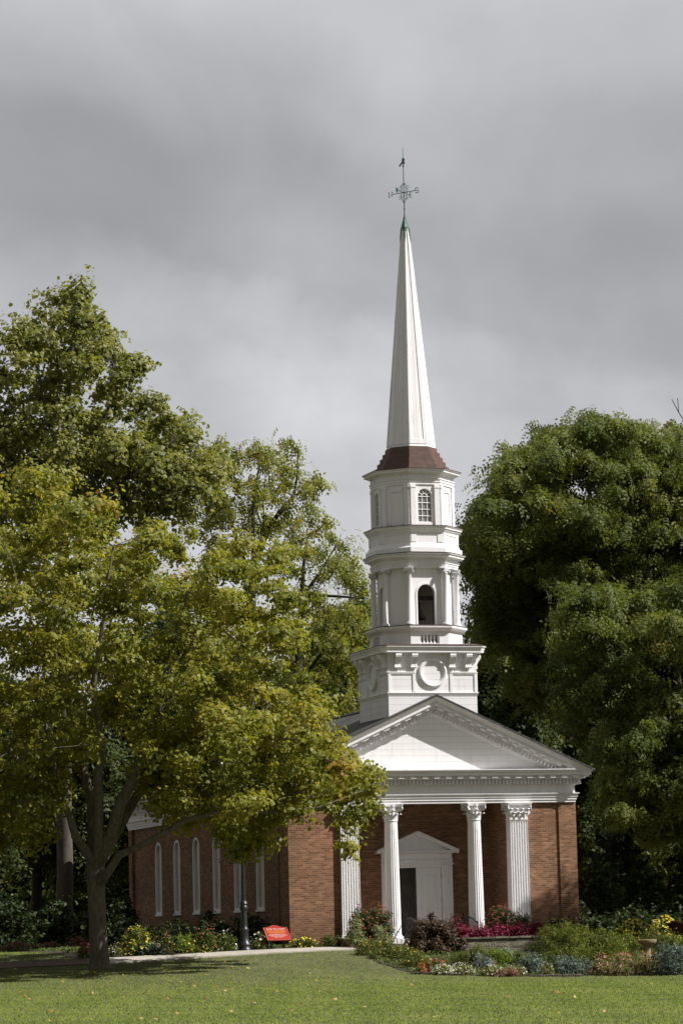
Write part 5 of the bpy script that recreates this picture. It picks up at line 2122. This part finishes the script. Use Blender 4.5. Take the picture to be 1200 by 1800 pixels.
# porch planting
mb = MB()
mb.box(-3.75, -2.95, -1.35, -.75, -.45, .06)
mb.box(-2.94, -2.2, -1.35, -.75, -.45, .04)
o = mb.build('planter', M['brick'])
tag(o, 'low brick planter under the shrubs left of the columns', 'planter')
P1 = dict(leaf='photinia', tpl='oval', size=.085, dens=1.3, flower='coral', fsize=.075)
plant('photinia', 'upright shrub with coral new leaves behind the clipped ball shrub', 'shrub', 634, 1650, 52, 62, fn=80, fzone=.55, seed=1, at=-.85, z=-.1, **P1)
plant('photinia', 'upright shrub with coral new leaves hugging the foot of the left round column', 'shrub', 668, 1652, 54, 66, fn=190, fzone=.6, seed=2, at=-.95, z=-.1, **P1)
plant('photinia', 'broad shrub with coral new leaves between the two right hand columns', 'shrub', 880, 1640, 74, 54, fn=220, fzone=.6, seed=3, at=-.9, z=-.02, **P1)
plant('photinia', 'shrub with coral new leaves in front of the square right pilaster', 'shrub', 920, 1640, 56, 46, fn=60, fzone=.55, seed=4, at=-.8, z=-.02, **P1)
plant('ball_shrub', 'round clipped variegated shrub left of the first round column', 'shrub', 626, 1660, 44, 46, 'varieg', 'oval', .06, 1.4, seed=5, at=-1.75, z=-.2)
plant('variegated_shrub', 'loose pale variegated shrub at the foot of the left round column', 'shrub', 668, 1662, 46, 36, 'varieg', 'oval', .065, 1.3, seed=6, at=-1.8, z=-.2)

# garden wall and what grows along it
def gwall():
    rng = random.Random(9)
    root = empty('garden_wall', (.6, -4.0, -.5), 'low grey stone garden wall below the magenta flowers', 'wall')
    mb = MB()
    mb.box(-1.3, 3.3, -4.0, -3.65, -.9, -.06)
    mb.build('wall_body', M['stone'], root, bevel=.01)
    mb = MB()
    mb.box(-1.25, .28, -4.26, -4.002, -.9, -.33)
    mb.box(1.55, 3.3, -4.2, -4.002, -.9, -.42)
    mb.build('ledge', M['stone'], root, bevel=.015)
    x = -1.35
    mb = MB()
    while x < 3.3:
        w_ = rng.uniform(.3, .55)
        mb.box(x, min(x + w_ - .012, 3.35), -4.05 + rng.uniform(-.012, .012), -3.6, -.058, .0 + rng.uniform(.0, .022))
        x += w_
    mb.build('coping', M['stone'], root, bevel=.012)


gwall()


def inscription():
    wall_ob = bpy.data.objects['garden_wall']
    c = onY(866, 1661, -4.02)
    me = text_mesh('GARDEN OF THE LEAVENED HEART', .135)
    me.transform(Matrix.Translation((c[0], -4.012, c[2])) @ Matrix.Rotation(R(90), 4, 'X'))
    link_mesh('inscription', me, M['insc'], wall_ob)


M['insc'] = plain('inscription_stone', (.36, .32, .24), .9, .25, 9)
inscription()
mb = MB()
mb.box(-1.25, 3.3, -3.62, -.75, -.8, -.07)
o = mb.build('raised_bed_soil', M['soil'])
tag(o, kind='structure')
for k, (x, w, h, lab) in enumerate([(812, 44, 24, 'magenta flowers next to the burgundy shrub'), (800, 30, 40, 'tall magenta flowers right behind the burgundy shrub'), (846, 46, 22, 'magenta flowers in front of the right round column'),
                                    (880, 46, 25, 'magenta flowers below the broad coral tipped shrub'), (912, 46, 27, 'magenta flowers in front of the square right pilaster'), (943, 44, 28, 'magenta flowers at the right end of the stone wall')]):
    plant('magenta_flower', lab, 'flower', x, 1648, w, h, 'magenta' if k != 1 else 'burgundy', 'oval', .07, 1.3, 'magenta', .075, 120, .9, 'magenta flowers along the stone wall', 20 + k, at=-3.3, z=-.06, stems=4, depth=.9)
plant('burgundy_shrub', 'large rounded burgundy leaved shrub left of the stone wall', 'shrub', 766, 1676, 108, 64, 'burgundy', 'round', .07, 2.0, seed=30)
plant('burgundy_shrub', 'low burgundy leaved shrub in front of the chapel right corner', 'shrub', 990, 1643, 92, 34, 'burgundy', 'round', .075, 1.3, seed=31, at=-2.4, z=-.1)

# yellow coreopsis along the left edge of the bed
for k, (x, y, w, h, lab) in enumerate([(650, 1679, 58, 26, 'fine leaved yellow flowered clump nearest the brick planter'), (678, 1685, 62, 30, 'fine leaved yellow flowered clump below the left round column'),
                                       (706, 1692, 60, 30, 'fine leaved yellow flowered clump left of the burgundy shrub'), (732, 1702, 58, 28, 'fine leaved yellow flowered clump at the lawn edge of the bed')]):
    plant('coreopsis', lab, 'flower', x, y, w, h, 'fern', 'blade', .085, 1.9, 'yellow', .04, 60, .5, 'yellow flowered clumps along the bed edge', 40 + k)
plant('lime_shrub', 'biggest feathery lime green shrub in front of the stone wall', 'shrub', 988, 1698, 126, 84, 'lime', 'blade', .11, 2.2, seed=50, stems=8)
plant('lime_shrub', 'feathery lime green shrub just left of the birdbath', 'shrub', 1060, 1694, 96, 70, 'lime', 'blade', .11, 2.2, seed=51, stems=8)
plant('bright_shrub', 'bright yellow green low mound in front of the stone wall', 'shrub', 874, 1702, 58, 42, 'bright', 'oval', .065, 1.3, seed=52)
plant('green_mound', 'soft green low mound between burgundy shrub and bright mound', 'plant', 828, 1698, 70, 36, 'fern', 'oval', .06, 1.3, seed=53)
plant('green_mound', 'small green mound right of the bright yellow green mound', 'plant', 908, 1700, 36, 30, 'green', 'oval', .065, 1.1, seed=54)
for k, (x, y, w, h, lf, lab) in enumerate([(935, 1712, 54, 44, 'bluegrey', 'blue grey mound at the front middle of the flower bed'), (994, 1714, 64, 42, 'bluegrey', 'blue grey mound in front of the biggest lime shrub'),
                                           (1028, 1712, 40, 28, 'bluegrey', 'small blue grey mound left of the pink flowers'), (1184, 1714, 80, 66, 'bluegrey', 'large silvery shrub at the right edge beside the birdbath'),
                                           (850, 1706, 50, 28, 'silver', 'silvery clump behind the white flowers'), (890, 1690, 34, 26, 'silver', 'silvery clump at the foot of the stone wall')]):
    plant('silver_plant', lab, 'plant', x, y, w, h, lf, 'oval', .065, 1.2, seed=60 + k)
for k, (x, y, w, h, lab) in enumerate([(778, 1714, 44, 16, 'white flower mat next to the red salvias'), (812, 1714, 50, 20, 'white flower mat in the middle of the front edge'), (862, 1716, 52, 18, 'thin white flower mat left of the pale tuft'),
                                       (905, 1716, 44, 18, 'sparse white flower mat left of the blue grey mound')]):
    plant('alyssum', lab, 'flower', x, y, w, h, 'pale', 'oval', .05, 1.0, 'whitef', .04, 190 - 35 * k, .9, 'white flower mats at the bed edge', 70 + k, stems=3)
for k, (x, y, w, h, fl, lab) in enumerate([(740, 1712, 20, 18, 'red', 'small red orange salvia at the left tip of the bed'), (768, 1703, 34, 14, 'red', 'wider red orange salvia clump behind the white mat'), (868, 1706, 14, 14, 'coral', 'tiny coral flower clump below the bright mound'),
                                           (752, 1711, 12, 22, 'magenta', 'narrow dark red flower beside the red salvia')]):
    plant('salvia', lab, 'flower', x, y, w, h, 'green', 'oval', .05, 1.0, fl, .05, 70, .9, None, 80 + k, stems=3)
plant('pale_tuft', 'small pale yellow green tuft at the front of the bed', 'plant', 961, 1716, 26, 24, 'pale', 'oval', .05, 1.3, 'whitef', .035, 40, .8, None, 85)
plant('dusty_edging', 'faded low seed heads along the front edge', 'plant', 885, 1717, 60, 14, 'plume', 'oval', .05, 1.0, None, .04, 0, .5, None, 86)
for k, (x, y, w, h, lab) in enumerate([(1058, 1714, 50, 34, 'pink flowered clump left of the three near the birdbath'), (1094, 1715, 50, 38, 'middle pink flowered clump before the birdbath'), (1134, 1714, 50, 36, 'pink flowered clump directly in front of the birdbath')]):
    plant('pink_flower', lab, 'flower', x, y, w, h, 'pale', 'oval', .055, 1.1, 'pink', .05, 160, .9, 'pink flowered clumps by the birdbath', 90 + k)
plant('marigold', 'orange yellow flower at the foot of the birdbath', 'flower', 1149, 1700, 20, 26, 'green', 'oval', .05, 1.0, 'orange', .06, 34, .7, None, 95)
for k, (x, y, w, h, lab) in enumerate([(1112, 1662, 60, 44, 'round yellow chrysanthemum left of the maroon sign'), (1168, 1655, 58, 42, 'round yellow chrysanthemum below the maroon sign')]):
    plant('chrysanthemum', lab, 'flower', x, y, w, h, 'green', 'oval', .07, 1.0, 'yellow', .085, 260, .75, 'yellow chrysanthemums at the back of the bed', 100 + k)
plant('yellow_perennial', 'yellow green perennial between lime shrub and birdbath', 'plant', 1095, 1688, 74, 56, 'lime', 'blade', .095, 1.7, 'yellow', .05, 40, .6, None, 103)
plant('yellow_perennial', 'yellow flowered perennial behind the birdbath', 'plant', 1152, 1682, 66, 60, 'fern', 'blade', .095, 1.7, 'yellow', .055, 60, .6, None, 104)
plant('yellow_perennial', 'yellow green perennial at the right edge above the silvery shrub', 'plant', 1194, 1686, 60, 56, 'lime', 'blade', .095, 1.7, 'yellow', .05, 30, .6, None, 105)
# dark shrubs at the edge of the wood on the right
for k, (x, y, w, h, lab) in enumerate([(1050, 1645, 90, 46, 'dark shrub touching the chapel right corner'), (1105, 1642, 100, 62, 'dark shrub behind the left chrysanthemum'), (1170, 1640, 100, 56, 'dark shrub behind the maroon sign'), (1020, 1642, 40, 60, 'narrow dark shrub beside the right brick wall'), (1230, 1645, 90, 70, 'dark shrub cut off by the right edge')]):
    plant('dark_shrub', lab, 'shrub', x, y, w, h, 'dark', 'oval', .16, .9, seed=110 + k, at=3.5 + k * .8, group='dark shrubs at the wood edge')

# low leaves that hide most of the soil
def ground_cover(poly, n, h, mat, seed, label):
    rng = np.random.default_rng(seed)
    pa = np.array(poly)
    q = rng.uniform(pa.min(0), pa.max(0), (n * 2, 2))
    q = q[in_poly(q[:, 0], q[:, 1], poly)][:n]
    drift = np.sin(q[:, 0] * 1.7 + 2 * np.sin(q[:, 1])) * np.sin(q[:, 1] * 1.3 + q[:, 0])
    zz = ground(q[:, 0], q[:, 1]) + h * rng.random(len(q)) * (.6 + .4 * drift)
    pos = np.stack([q[:, 0], q[:, 1], zz + .02], 1)
    nr = rng.normal(size=pos.shape) * .6 + np.array([0, -.3, 1.0])
    o = leafy('ground_cover', mat, None, 'oval', pos, nr, .085 * rng.uniform(.6, 1.3, len(q)), .45 + .14 * drift + rng.normal(0, .18, len(q)), rng)
    tag(o, label, 'ground cover', kind='stuff')


ground_cover([(-3.7, -2.7), (-4.3, -6.8), (-4.5, -10.8), (-1.4, -12.0), (2.5, -12.95), (9, -13.3), (9, -1), (5.1, -.2), (3.3, -.6), (3.3, -4.1), (-1.3, -4.1), (-1.5, -2.4)], 26000, .16, PM['green'], 3, 'low green leaves covering the soil of the right flower bed')
ground_cover([(-12.3, -1.3), (-3.7, -1.25), (-3.7, -.1), (-4.95, -.1), (-5.05, 14), (-12.5, 14)], 16000, .16, PM['green'], 4, 'low green leaves covering the soil below the nave')
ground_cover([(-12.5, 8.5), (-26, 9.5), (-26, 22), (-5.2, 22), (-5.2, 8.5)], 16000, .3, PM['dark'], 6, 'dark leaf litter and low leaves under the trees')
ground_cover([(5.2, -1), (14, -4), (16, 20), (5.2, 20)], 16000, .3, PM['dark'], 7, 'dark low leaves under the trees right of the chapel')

for k, (x, y, w, h, lab) in enumerate([(1050, 1640, 120, 150, 'tall dark bush in the wood right of the brick corner'), (1135, 1640, 130, 130, 'tall dark bush in the wood above the chrysanthemums'), (1215, 1640, 130, 170, 'tall dark bush in the wood at the right edge'), (1088, 1640, 150, 230, 'tallest dark bush in the wood hiding the big trunk')]):
    plant('dark_bush', lab, 'shrub', x, y, w, h, 'dark', 'oval', .2, .8, seed=170 + k, at=10 + k * 1.5, stems=6)

# left bed in front of the nave
for k, (x, y, w, h, lab) in enumerate([(238, 1664, 90, 60, 'dark shrub under the first window from the rear'), (306, 1664, 96, 58, 'dark shrub under the second and third windows'), (372, 1664, 92, 66, 'dark shrub under the fourth window'),
                                       (440, 1664, 90, 66, 'dark shrub under the window next to the portico'), (490, 1664, 60, 44, 'dark shrub behind the red sign'), (205, 1655, 60, 90, 'tall dark shrub at the rear corner of the nave')]):
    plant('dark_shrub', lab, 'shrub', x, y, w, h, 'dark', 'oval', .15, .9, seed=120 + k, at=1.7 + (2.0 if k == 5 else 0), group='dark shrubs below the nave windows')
left = [
    ('pink_flower', 'small pink flowered clump just left of the maple trunk', 150, 1694, 26, 30, 'green', 'magenta', 90, .075),
    ('cream_flower', 'cream flowered clump just right of the maple trunk', 204, 1686, 30, 26, 'pale', 'whitef', 50, .05),
    ('yellow_flower', 'tall yellow flowered clump right of the maple trunk', 240, 1683, 58, 52, 'lime', 'yellow', 190, .075),
    ('russet_plume', 'russet plumed clump in the left flower bed', 284, 1682, 50, 50, 'fern', 'plume', 170, .085),
    ('green_clump', 'plain green clump right of the russet plumes', 325, 1681, 54, 38, 'bright', 'yellow', 26, .06),
    ('mixed_flower', 'pinkish topped clump in the middle of the left flower bed', 362, 1679, 54, 48, 'fern', 'coral', 70, .065),
    ('white_flower', 'white flowered clump left of the lamp post', 398, 1677, 46, 36, 'fern', 'whitef', 46, .075),
    ('white_rose', 'white rose clump between lamp post and red sign', 456, 1673, 40, 30, 'fern', 'whitef', 44, .075),
    ('grey_clump', 'grey green clump below the tall yellow flowers', 262, 1684, 60, 30, 'bluegrey', None, 0, .05),
    ('yellow_edging', 'low yellow flowers at the path edge left of the lamp post', 340, 1683, 70, 18, 'lime', 'yellow', 70, .065),
    ('wing_flower', 'low yellow flowers along the foot of the lit brick wing', 535, 1667, 62, 17, 'fern', 'yellow', 54, .075),
    ('wing_plant', 'low green plant at the right foot of the lit brick wing', 580, 1665, 40, 26, 'green', None, 0, .05),
]
for k, (nm, lab, x, y, w, h, lf, fl, n, fs) in enumerate(left):
    plant(nm, lab, 'flower' if fl else 'plant', x, y, w, h, lf, 'oval', .075, 1.0, fl, fs, n, .6, None, 130 + k, at=-1.05 if x > 200 else -1.25, stems=4)
for k, (x, w, h, lab) in enumerate([(30, 70, 18, 'low reddish brown ground plants at far left'), (85, 60, 16, 'low reddish brown ground plants left of the pale trunk'), (135, 50, 26, 'brownish low plant between the two trunks')]):
    plant('brown_plant', lab, 'plant', x, 1664, w, h, 'plume', 'oval', .10, .8, seed=150 + k, at=9.5, stems=3)
for k, (x, w, h, lab) in enumerate([(10, 130, 110, 'large dark bush at the far left edge'), (95, 110, 90, 'large dark bush left of the maple trunk'), (195, 110, 130, 'large dark bush between maple trunk and nave')]):
    plant('dark_bush', lab, 'shrub', x, 1655, w, h, 'dark', 'oval', .2, .8, seed=160 + k, at=14 + k * 1.5, stems=6)

# ------------------------------------------------------------------ lamp post
def lamp_post():
    q = onY(430, 1668, -1.15)
    x, y = q[0], -1.15
    z = float(ground(x, y))
    root = empty('lamp_post', (x, y, z), 'black cast iron lamp post beside the path in front of the nave', 'street lamp')
    c = (x, y, z)
    mb = MB()
    mb.lathe([(.24, -.05), (.24, .06), (.215, .09), (.20, .16), (.225, .19), (.22, .24), (.17, .30), (.145, .42), (.13, .62), (.155, .66), (.155, .70), (.12, .74), (.105, .84), (.10, 1.30), (.125, 1.33), (.14, 1.38), (.125, 1.44), (.105, 1.47), (.135, 1.52), (.115, 1.58), (.085, 1.62)], c, 24, True, True)
    mb.build('base', M['lamp_iron'], root, True)
    mb = MB()
    n = 16
    for k in range(1):
        rings = []
        for t in range(9):
            zz = 1.6 + (3.02 - 1.6) * t / 8
            r0 = .078 - .018 * t / 8
            rings.append([(x + r0 * (1 if i % 2 else .9) * math.cos(2 * PI * i / 32), y + r0 * (1 if i % 2 else .9) * math.sin(2 * PI * i / 32), z + zz) for i in range(32)])
        mb.loft(rings, True, True)
    mb.build('pole', M['lamp_iron'], root)
    mb = MB()
    a, b = np.array([x, y, z + 2.84]) - dr_ * .42, np.array([x, y, z + 2.84]) + dr_ * .42
    mb.tube([a, b], .016, 8)
    for p_ in (a, b):
        mb.lathe([(0, -.03), (.028, -.015), (.028, .015), (0, .03)], p_, 8)
    mb.build('ladder_bar', M['lamp_iron'], root, True)
    mb = MB()
    mb.lathe([(.06, 3.0), (.10, 3.03), (.06, 3.08), (.05, 3.16), (.10, 3.2), (.15, 3.22), (.15, 3.24)], c, 20, True, True)
    hd = mb.build('lantern_holder', M['lamp_iron'], root, True)
    mb = MB()
    mb.lathe([(.11, 3.24), (.19, 3.42), (.20, 3.52), (.17, 3.6)], c, 20)
    mb.build('globe', M['pane'], root, True)
    mb = MB()
    mb.lathe([(.21, 3.58), (.215, 3.60), (.13, 3.70), (.05, 3.75), (.03, 3.82), (0, 3.9)], c, 20, True)
    mb.build('cap', M['lamp_iron'], root, True)


lamp_post()

# ------------------------------------------------------------------ signs
def sign(px, py, Y, label, face_dir, tilt, board, lettering=True, wd=.80, ht=.68):
    """tilted reading board on two posts; face_dir = angle of the face about z"""
    q = onY(px, py, Y)
    z = float(ground(q[0], Y))
    root = empty('sign', (q[0], Y, z), label, 'sign')
    cz = q[2]
    rot = Matrix.Translation((q[0], Y, cz)) @ Matrix.Rotation(face_dir, 4, 'Z') @ Matrix.Rotation(tilt, 4, 'X')
    # board outline in its own plane: ears and a raised middle along the top
    hw, hh = wd / 2, ht / 2
    top = [(hw, hh - .03), (hw * .62, hh - .02), (hw * .35, hh + .035), (.08, hh + .075), (0, hh + .08), (-.08, hh + .075), (-hw * .35, hh + .035), (-hw * .62, hh - .02), (-hw, hh - .03)]
    out = [(-hw, -hh), (hw, -hh)] + top

    def tr(a, b, d):
        v = rot @ Vector((a, b, d))
        return (v.x, v.y, v.z)
    mb = MB()
    mb.prism(out, lambda a, b, k: tr(a, b, -.03 + .03 * k))
    bd = mb.build('board', board, root)
    mb = MB()
    inn_ = [(a * .965, b * .96 + (.004 if b > 0 else -.004)) for a, b in out]
    n = len(out)
    vs = [tr(a, b, .001) for a, b in out] + [tr(a, b, .010) for a, b in out] + [tr(a, b, .010) for a, b in inn_] + [tr(a, b, .001) for a, b in inn_]
    mb.add(vs, [(r_ * n + i, r_ * n + (i + 1) % n, (r_ + 1) * n + (i + 1) % n, (r_ + 1) * n + i) for r_ in range(3) for i in range(n)])
    mb.build('board_rim', M['coralrim'] if 'coralrim' in M else board, bd)
    if lettering:
        rows = [("Martha Mary Chapel", .072, .235, M['signtext'])]
        for txt, s_, yy, mt in rows:
            me = text_mesh(txt, s_)
            me.transform(rot @ Matrix.Translation((0, yy, .004)))
            link_mesh('lettering', me, mt, bd)
        # the smaller lines cannot be read in the photograph: short worn dashes of paint
        rng = random.Random(4)
        for nm, mt, lines, h_ in (('gold_lettering', M['signgold'], ((.165, .30), (.115, .31), (.065, .30), (.015, .22)), .016), ('white_lettering', M['signtext'], ((-.055, .27), (-.10, .31), (-.15, .24), (-.20, .13)), .011)):
            mb = MB()
            for yy, half in lines:
                x = -half
                while x < half:
                    w_ = rng.uniform(.02, .075)
                    x1 = min(x + w_, half)
                    mb.add([tr(x, yy - h_ / 2, .005), tr(x1, yy - h_ / 2, .005), tr(x1, yy + h_ / 2, .005), tr(x, yy + h_ / 2, .005)], [(0, 1, 2, 3)])
                    x = x1 + .018
            o = mb.build(nm, mt, bd)
    for s in (-1, 1):
        a = Vector(tr(s * hw * .55, -hh * .25, -.032))
        mb = MB()
        mb.tube([(a.x, a.y, z - .1), (a.x, a.y, a.z)], .028, 8)
        mb.build('post', M['iron'], root)


M['coralrim'] = plain('sign_rim', (.50, .13, .08), .45, .05)
sign(487, 1641, -1.15, 'red information sign with white and gold lettering on two posts', 0.0, R(38), M['red'])
M['coralrim'] = M['maroon']
sign(1195, 1632, -3.6, 'dark maroon sign seen from behind at the right edge', R(115), R(38), M['maroon'], False, .8, .66)

# ------------------------------------------------------------------ birdbath
def birdbath():
    p, d = ghit(1138, 1694)
    root = empty('birdbath', tuple(p), 'weathered sandstone birdbath on a flared pedestal in the flower bed', 'birdbath')
    h = (1694 - 1652) / (FPX / d)
    mb = MB()
    s = h / .78
    mb.lathe([(.21, -.05), (.21, .05), (.17, .08), (.145, .2), (.115, .42), (.10, .56), (.12, .60), (.10, .62)], p, 8, True, True)
    mb.v = [(p[0] + (x - p[0]), p[1] + (y - p[1]), p[2] + (z_ - p[2]) * s) for x, y, z_ in mb.v]
    mb.build('pedestal', M['sandstone'], root, bevel=.01)
    mb = MB()
    mb.lathe([(.12, .60), (.22, .63), (.275, .67), (.29, .71), (.295, .765), (.275, .78), (.23, .74), (.0, .715)], p, 28, True)
    mb.v = [(x, y, p[2] + (z_ - p[2]) * s) for x, y, z_ in mb.v]
    mb.build('bowl', M['sandstone'], root, True)


birdbath()

# ------------------------------------------------------------------ porch railings
for s, lab in ((-1, 'black iron railing at the left side of the porch steps'), (1, 'black iron railing at the right side of the porch steps')):
    x = s * 1.02
    root = empty('railing', (x, -.4, -.3), lab, 'railing')
    top = [(x, .25, .70), (x, -.35, .67), (x, -.75, .60), (x, -1.05, .48), (x, -1.12, .40)]
    zf = lambda y: 0.0 if y > 0 else max(-.5, y * .5)
    mb = MB()
    mb.tube(top, .022, 8)
    mb.build('handrail', M['iron'], root, True)
    mb = MB()
    mb.tube([(x, .25, .12), (x, 0, .10), (x, -1.1, -.38)], .012, 6)
    mb.build('lower_rail', M['iron'], root)
    for y, w_ in ((.25, .028), (-1.1, .026)):
        mb = MB()
        zt_ = .75 if y > 0 else .46
        mb.tube([(x, y, zf(y) - .25), (x, y, zt_)], w_, 8)
        mb.lathe([(0, -.04), (.04, -.02), (.04, .02), (0, .05)], (x, y, zt_ + .03), 8)
        mb.build('post', M['iron'], root)
    for k in range(12):
        y = .15 - k * .1
        ys = [p_[1] for p_ in top][::-1]
        zs = [p_[2] for p_ in top][::-1]
        mb = MB()
        mb.tube([(x, y, zf(y) + .08), (x, y, float(np.interp(y, ys, zs)))], .009, 5)
        mb.build('baluster', M['iron'], root)

# ------------------------------------------------------------------ stone edging of the bed
mb = MB()
rng_e = random.Random(2)
for (a, b) in (((-1.5, -12.25), (-.2, -12.62)), ((1.2, -13.0), (2.6, -13.25)), ((-4.75, -11.05), (-3.6, -11.65))):
    a, b = np.array(a), np.array(b)
    L = np.linalg.norm(b - a)
    u = (b - a) / L
    t = 0
    while t < L:
        w_ = rng_e.uniform(.3, .5)
        c = a + u * (t + w_ / 2)
        mb.obox((c[0], c[1], float(ground(c[0], c[1])) + .02), (*u, 0), (-u[1], u[0], 0), (0, 0, 1), w_ / 2 - .01, .07, .055)
        t += w_
o = mb.build('bed_edging', M['stone'], None, bevel=.012)
tag(o, kind='structure')

# ------------------------------------------------------------------ grass
def grass():
    rng = np.random.default_rng(77)
    mt, nt, b = new_mat('grass_blade')
    at = nd(nt, 'ShaderNodeAttribute', attribute_name='v')
    r = nd(nt, 'ShaderNodeValToRGB')
    ramp_set(r, [(0, (.140, .200, .026)), (.35, (.195, .265, .037)), (.65, (.250, .312, .052)), (.9, (.31, .335, .08)), (1, (.42, .39, .17))])
    nt.links.new(at.outputs['Fac'], r.inputs['Fac'])
    nt.links.new(r.outputs['Color'], b.inputs['Base Color'])
    b.inputs['Roughness'].default_value = .6
    b.inputs['Specular IOR Level'].default_value = .1
    ge = nd(nt, 'ShaderNodeNewGeometry')
    vm = nd(nt, 'ShaderNodeMixRGB')
    vm.inputs['Fac'].default_value = .75
    nt.links.new(ge.outputs['Normal'], vm.inputs[1])
    vm.inputs[2].default_value = (0, 0, 1, 1)
    vn = nd(nt, 'ShaderNodeVectorMath', operation='NORMALIZE')
    nt.links.new(vm.outputs[0], vn.inputs[0])
    nt.links.new(vn.outputs[0], b.inputs['Normal'])
    tr = nd(nt, 'ShaderNodeBsdfTranslucent')
    nt.links.new(r.outputs['Color'], tr.inputs['Color'])
    ms = nd(nt, 'ShaderNodeMixShader')
    ms.inputs['Fac'].default_value = .3
    nt.links.new(b.outputs[0], ms.inputs[1])
    nt.links.new(tr.outputs[0], ms.inputs[2])
    nt.links.new(ms.outputs[0], nt.nodes['Material Output'].inputs['Surface'])
    # the part of the lawn in front of the camera
    N = 620000
    P_ = np.stack([rng.uniform(-27, 9, N), rng.uniform(-56, 8, N)], 1)
    v = np.stack([P_[:, 0], P_[:, 1], np.full(N, -.9)], 1) - CAM
    z = v @ CF
    sx = 600 + FPX * (v @ CR) / z
    ok = (sx > -260) & (sx < 1460) & ~in_poly(P_[:, 0], P_[:, 1], BED) & ~in_poly(P_[:, 0], P_[:, 1], BED2)
    strip = PATH_F2[::-1] + PATH_F[::-1] + PATH_B + PATH_B2
    ok &= ~in_poly(P_[:, 0], P_[:, 1], strip)
    ok &= ~((np.abs(P_[:, 0]) < 5.2) & (P_[:, 1] > -.2))
    P_ = P_[ok]
    n = len(P_)
    Z = np.empty(n)
    for i in range(0, n, 50000):
        Z[i:i + 50000] = ground(P_[i:i + 50000, 0], P_[i:i + 50000, 1])
    h = rng.uniform(.018, .042, n)
    an = rng.uniform(0, PI, n)
    w_ = rng.uniform(.007, .015, n)
    lean = rng.normal(0, .022, (n, 2))
    base = np.stack([P_[:, 0], P_[:, 1], Z - .004], 1)
    e = np.stack([np.cos(an) * w_, np.sin(an) * w_, np.zeros(n)], 1)
    tip = base + np.stack([lean[:, 0], lean[:, 1], h], 1)
    V = np.stack([base - e, base + e, tip], 1).reshape(-1, 3).astype(np.float32)
    # colour drifts of the turf itself, a few metres across
    vv = .46 + .16 * np.sin(P_[:, 0] * .9 + 1.3 * np.sin(P_[:, 1] * .35)) * np.sin(P_[:, 1] * .5 + .7 * P_[:, 0]) + .08 * np.sin(P_[:, 0] * 2.7 + P_[:, 1] * 1.9) + rng.normal(0, .12, n) + .10 * np.sin((P_[:, 0] * .953 - P_[:, 1] * .301) * 2 * PI / 2.2) * (P_[:, 1] < -8)
    me = bpy.data.meshes.new('grass')
    me.vertices.add(len(V))
    me.vertices.foreach_set('co', V.ravel())
    me.loops.add(3 * n)
    me.loops.foreach_set('vertex_index', np.arange(3 * n, dtype=np.int32))
    me.polygons.add(n)
    me.polygons.foreach_set('loop_start', np.arange(0, 3 * n, 3, dtype=np.int32))
    me.update(calc_edges=True)
    a_ = me.attributes.new('v', 'FLOAT', 'POINT')
    a_.data.foreach_set('value', np.repeat(np.clip(vv, 0, 1), 3).astype(np.float32))
    o = link_mesh('grass', me, mt)
    tag(o, 'short mown green lawn grass', 'grass', kind='stuff')


grass()

# fallen leaves on the lawn
rng = np.random.default_rng(8)
PM['fallen'] = leaf_mat('fallen_leaf', [(0, (.16, .08, .03)), (.5, (.34, .22, .07)), (1, (.50, .40, .16))], .15, .6, .2)
for k in range(120):
    px_, py_ = rng.uniform(10, 1190), 1800 - 108 * rng.random() ** 1.1
    if k > 60:
        px_, py_ = rng.normal(230, 170), rng.uniform(1700, 1770)
        if not 5 < px_ < 720:
            continue
    p, d = ghit(px_, py_)
    if in_poly(np.array([p[0]]), np.array([p[1]]), BED)[0]:
        continue
    s = rng.uniform(.06, .13)
    pos = (p + np.array([0, 0, .055]))[None]
    nr = np.array([[rng.normal(0, .4), rng.normal(0, .4) - .3, 1.0]])
    o = leafy('fallen_leaf', PM['fallen'], None, 'maple', pos, nr, np.array([s]), np.array([rng.random()]), rng)
    c = Vector(pos[0])
    o.data.transform(Matrix.Translation(-c))
    o.location = c
    tag(o, 'dry yellow brown leaf lying on the mown lawn', 'leaf', 'fallen leaves on the lawn')
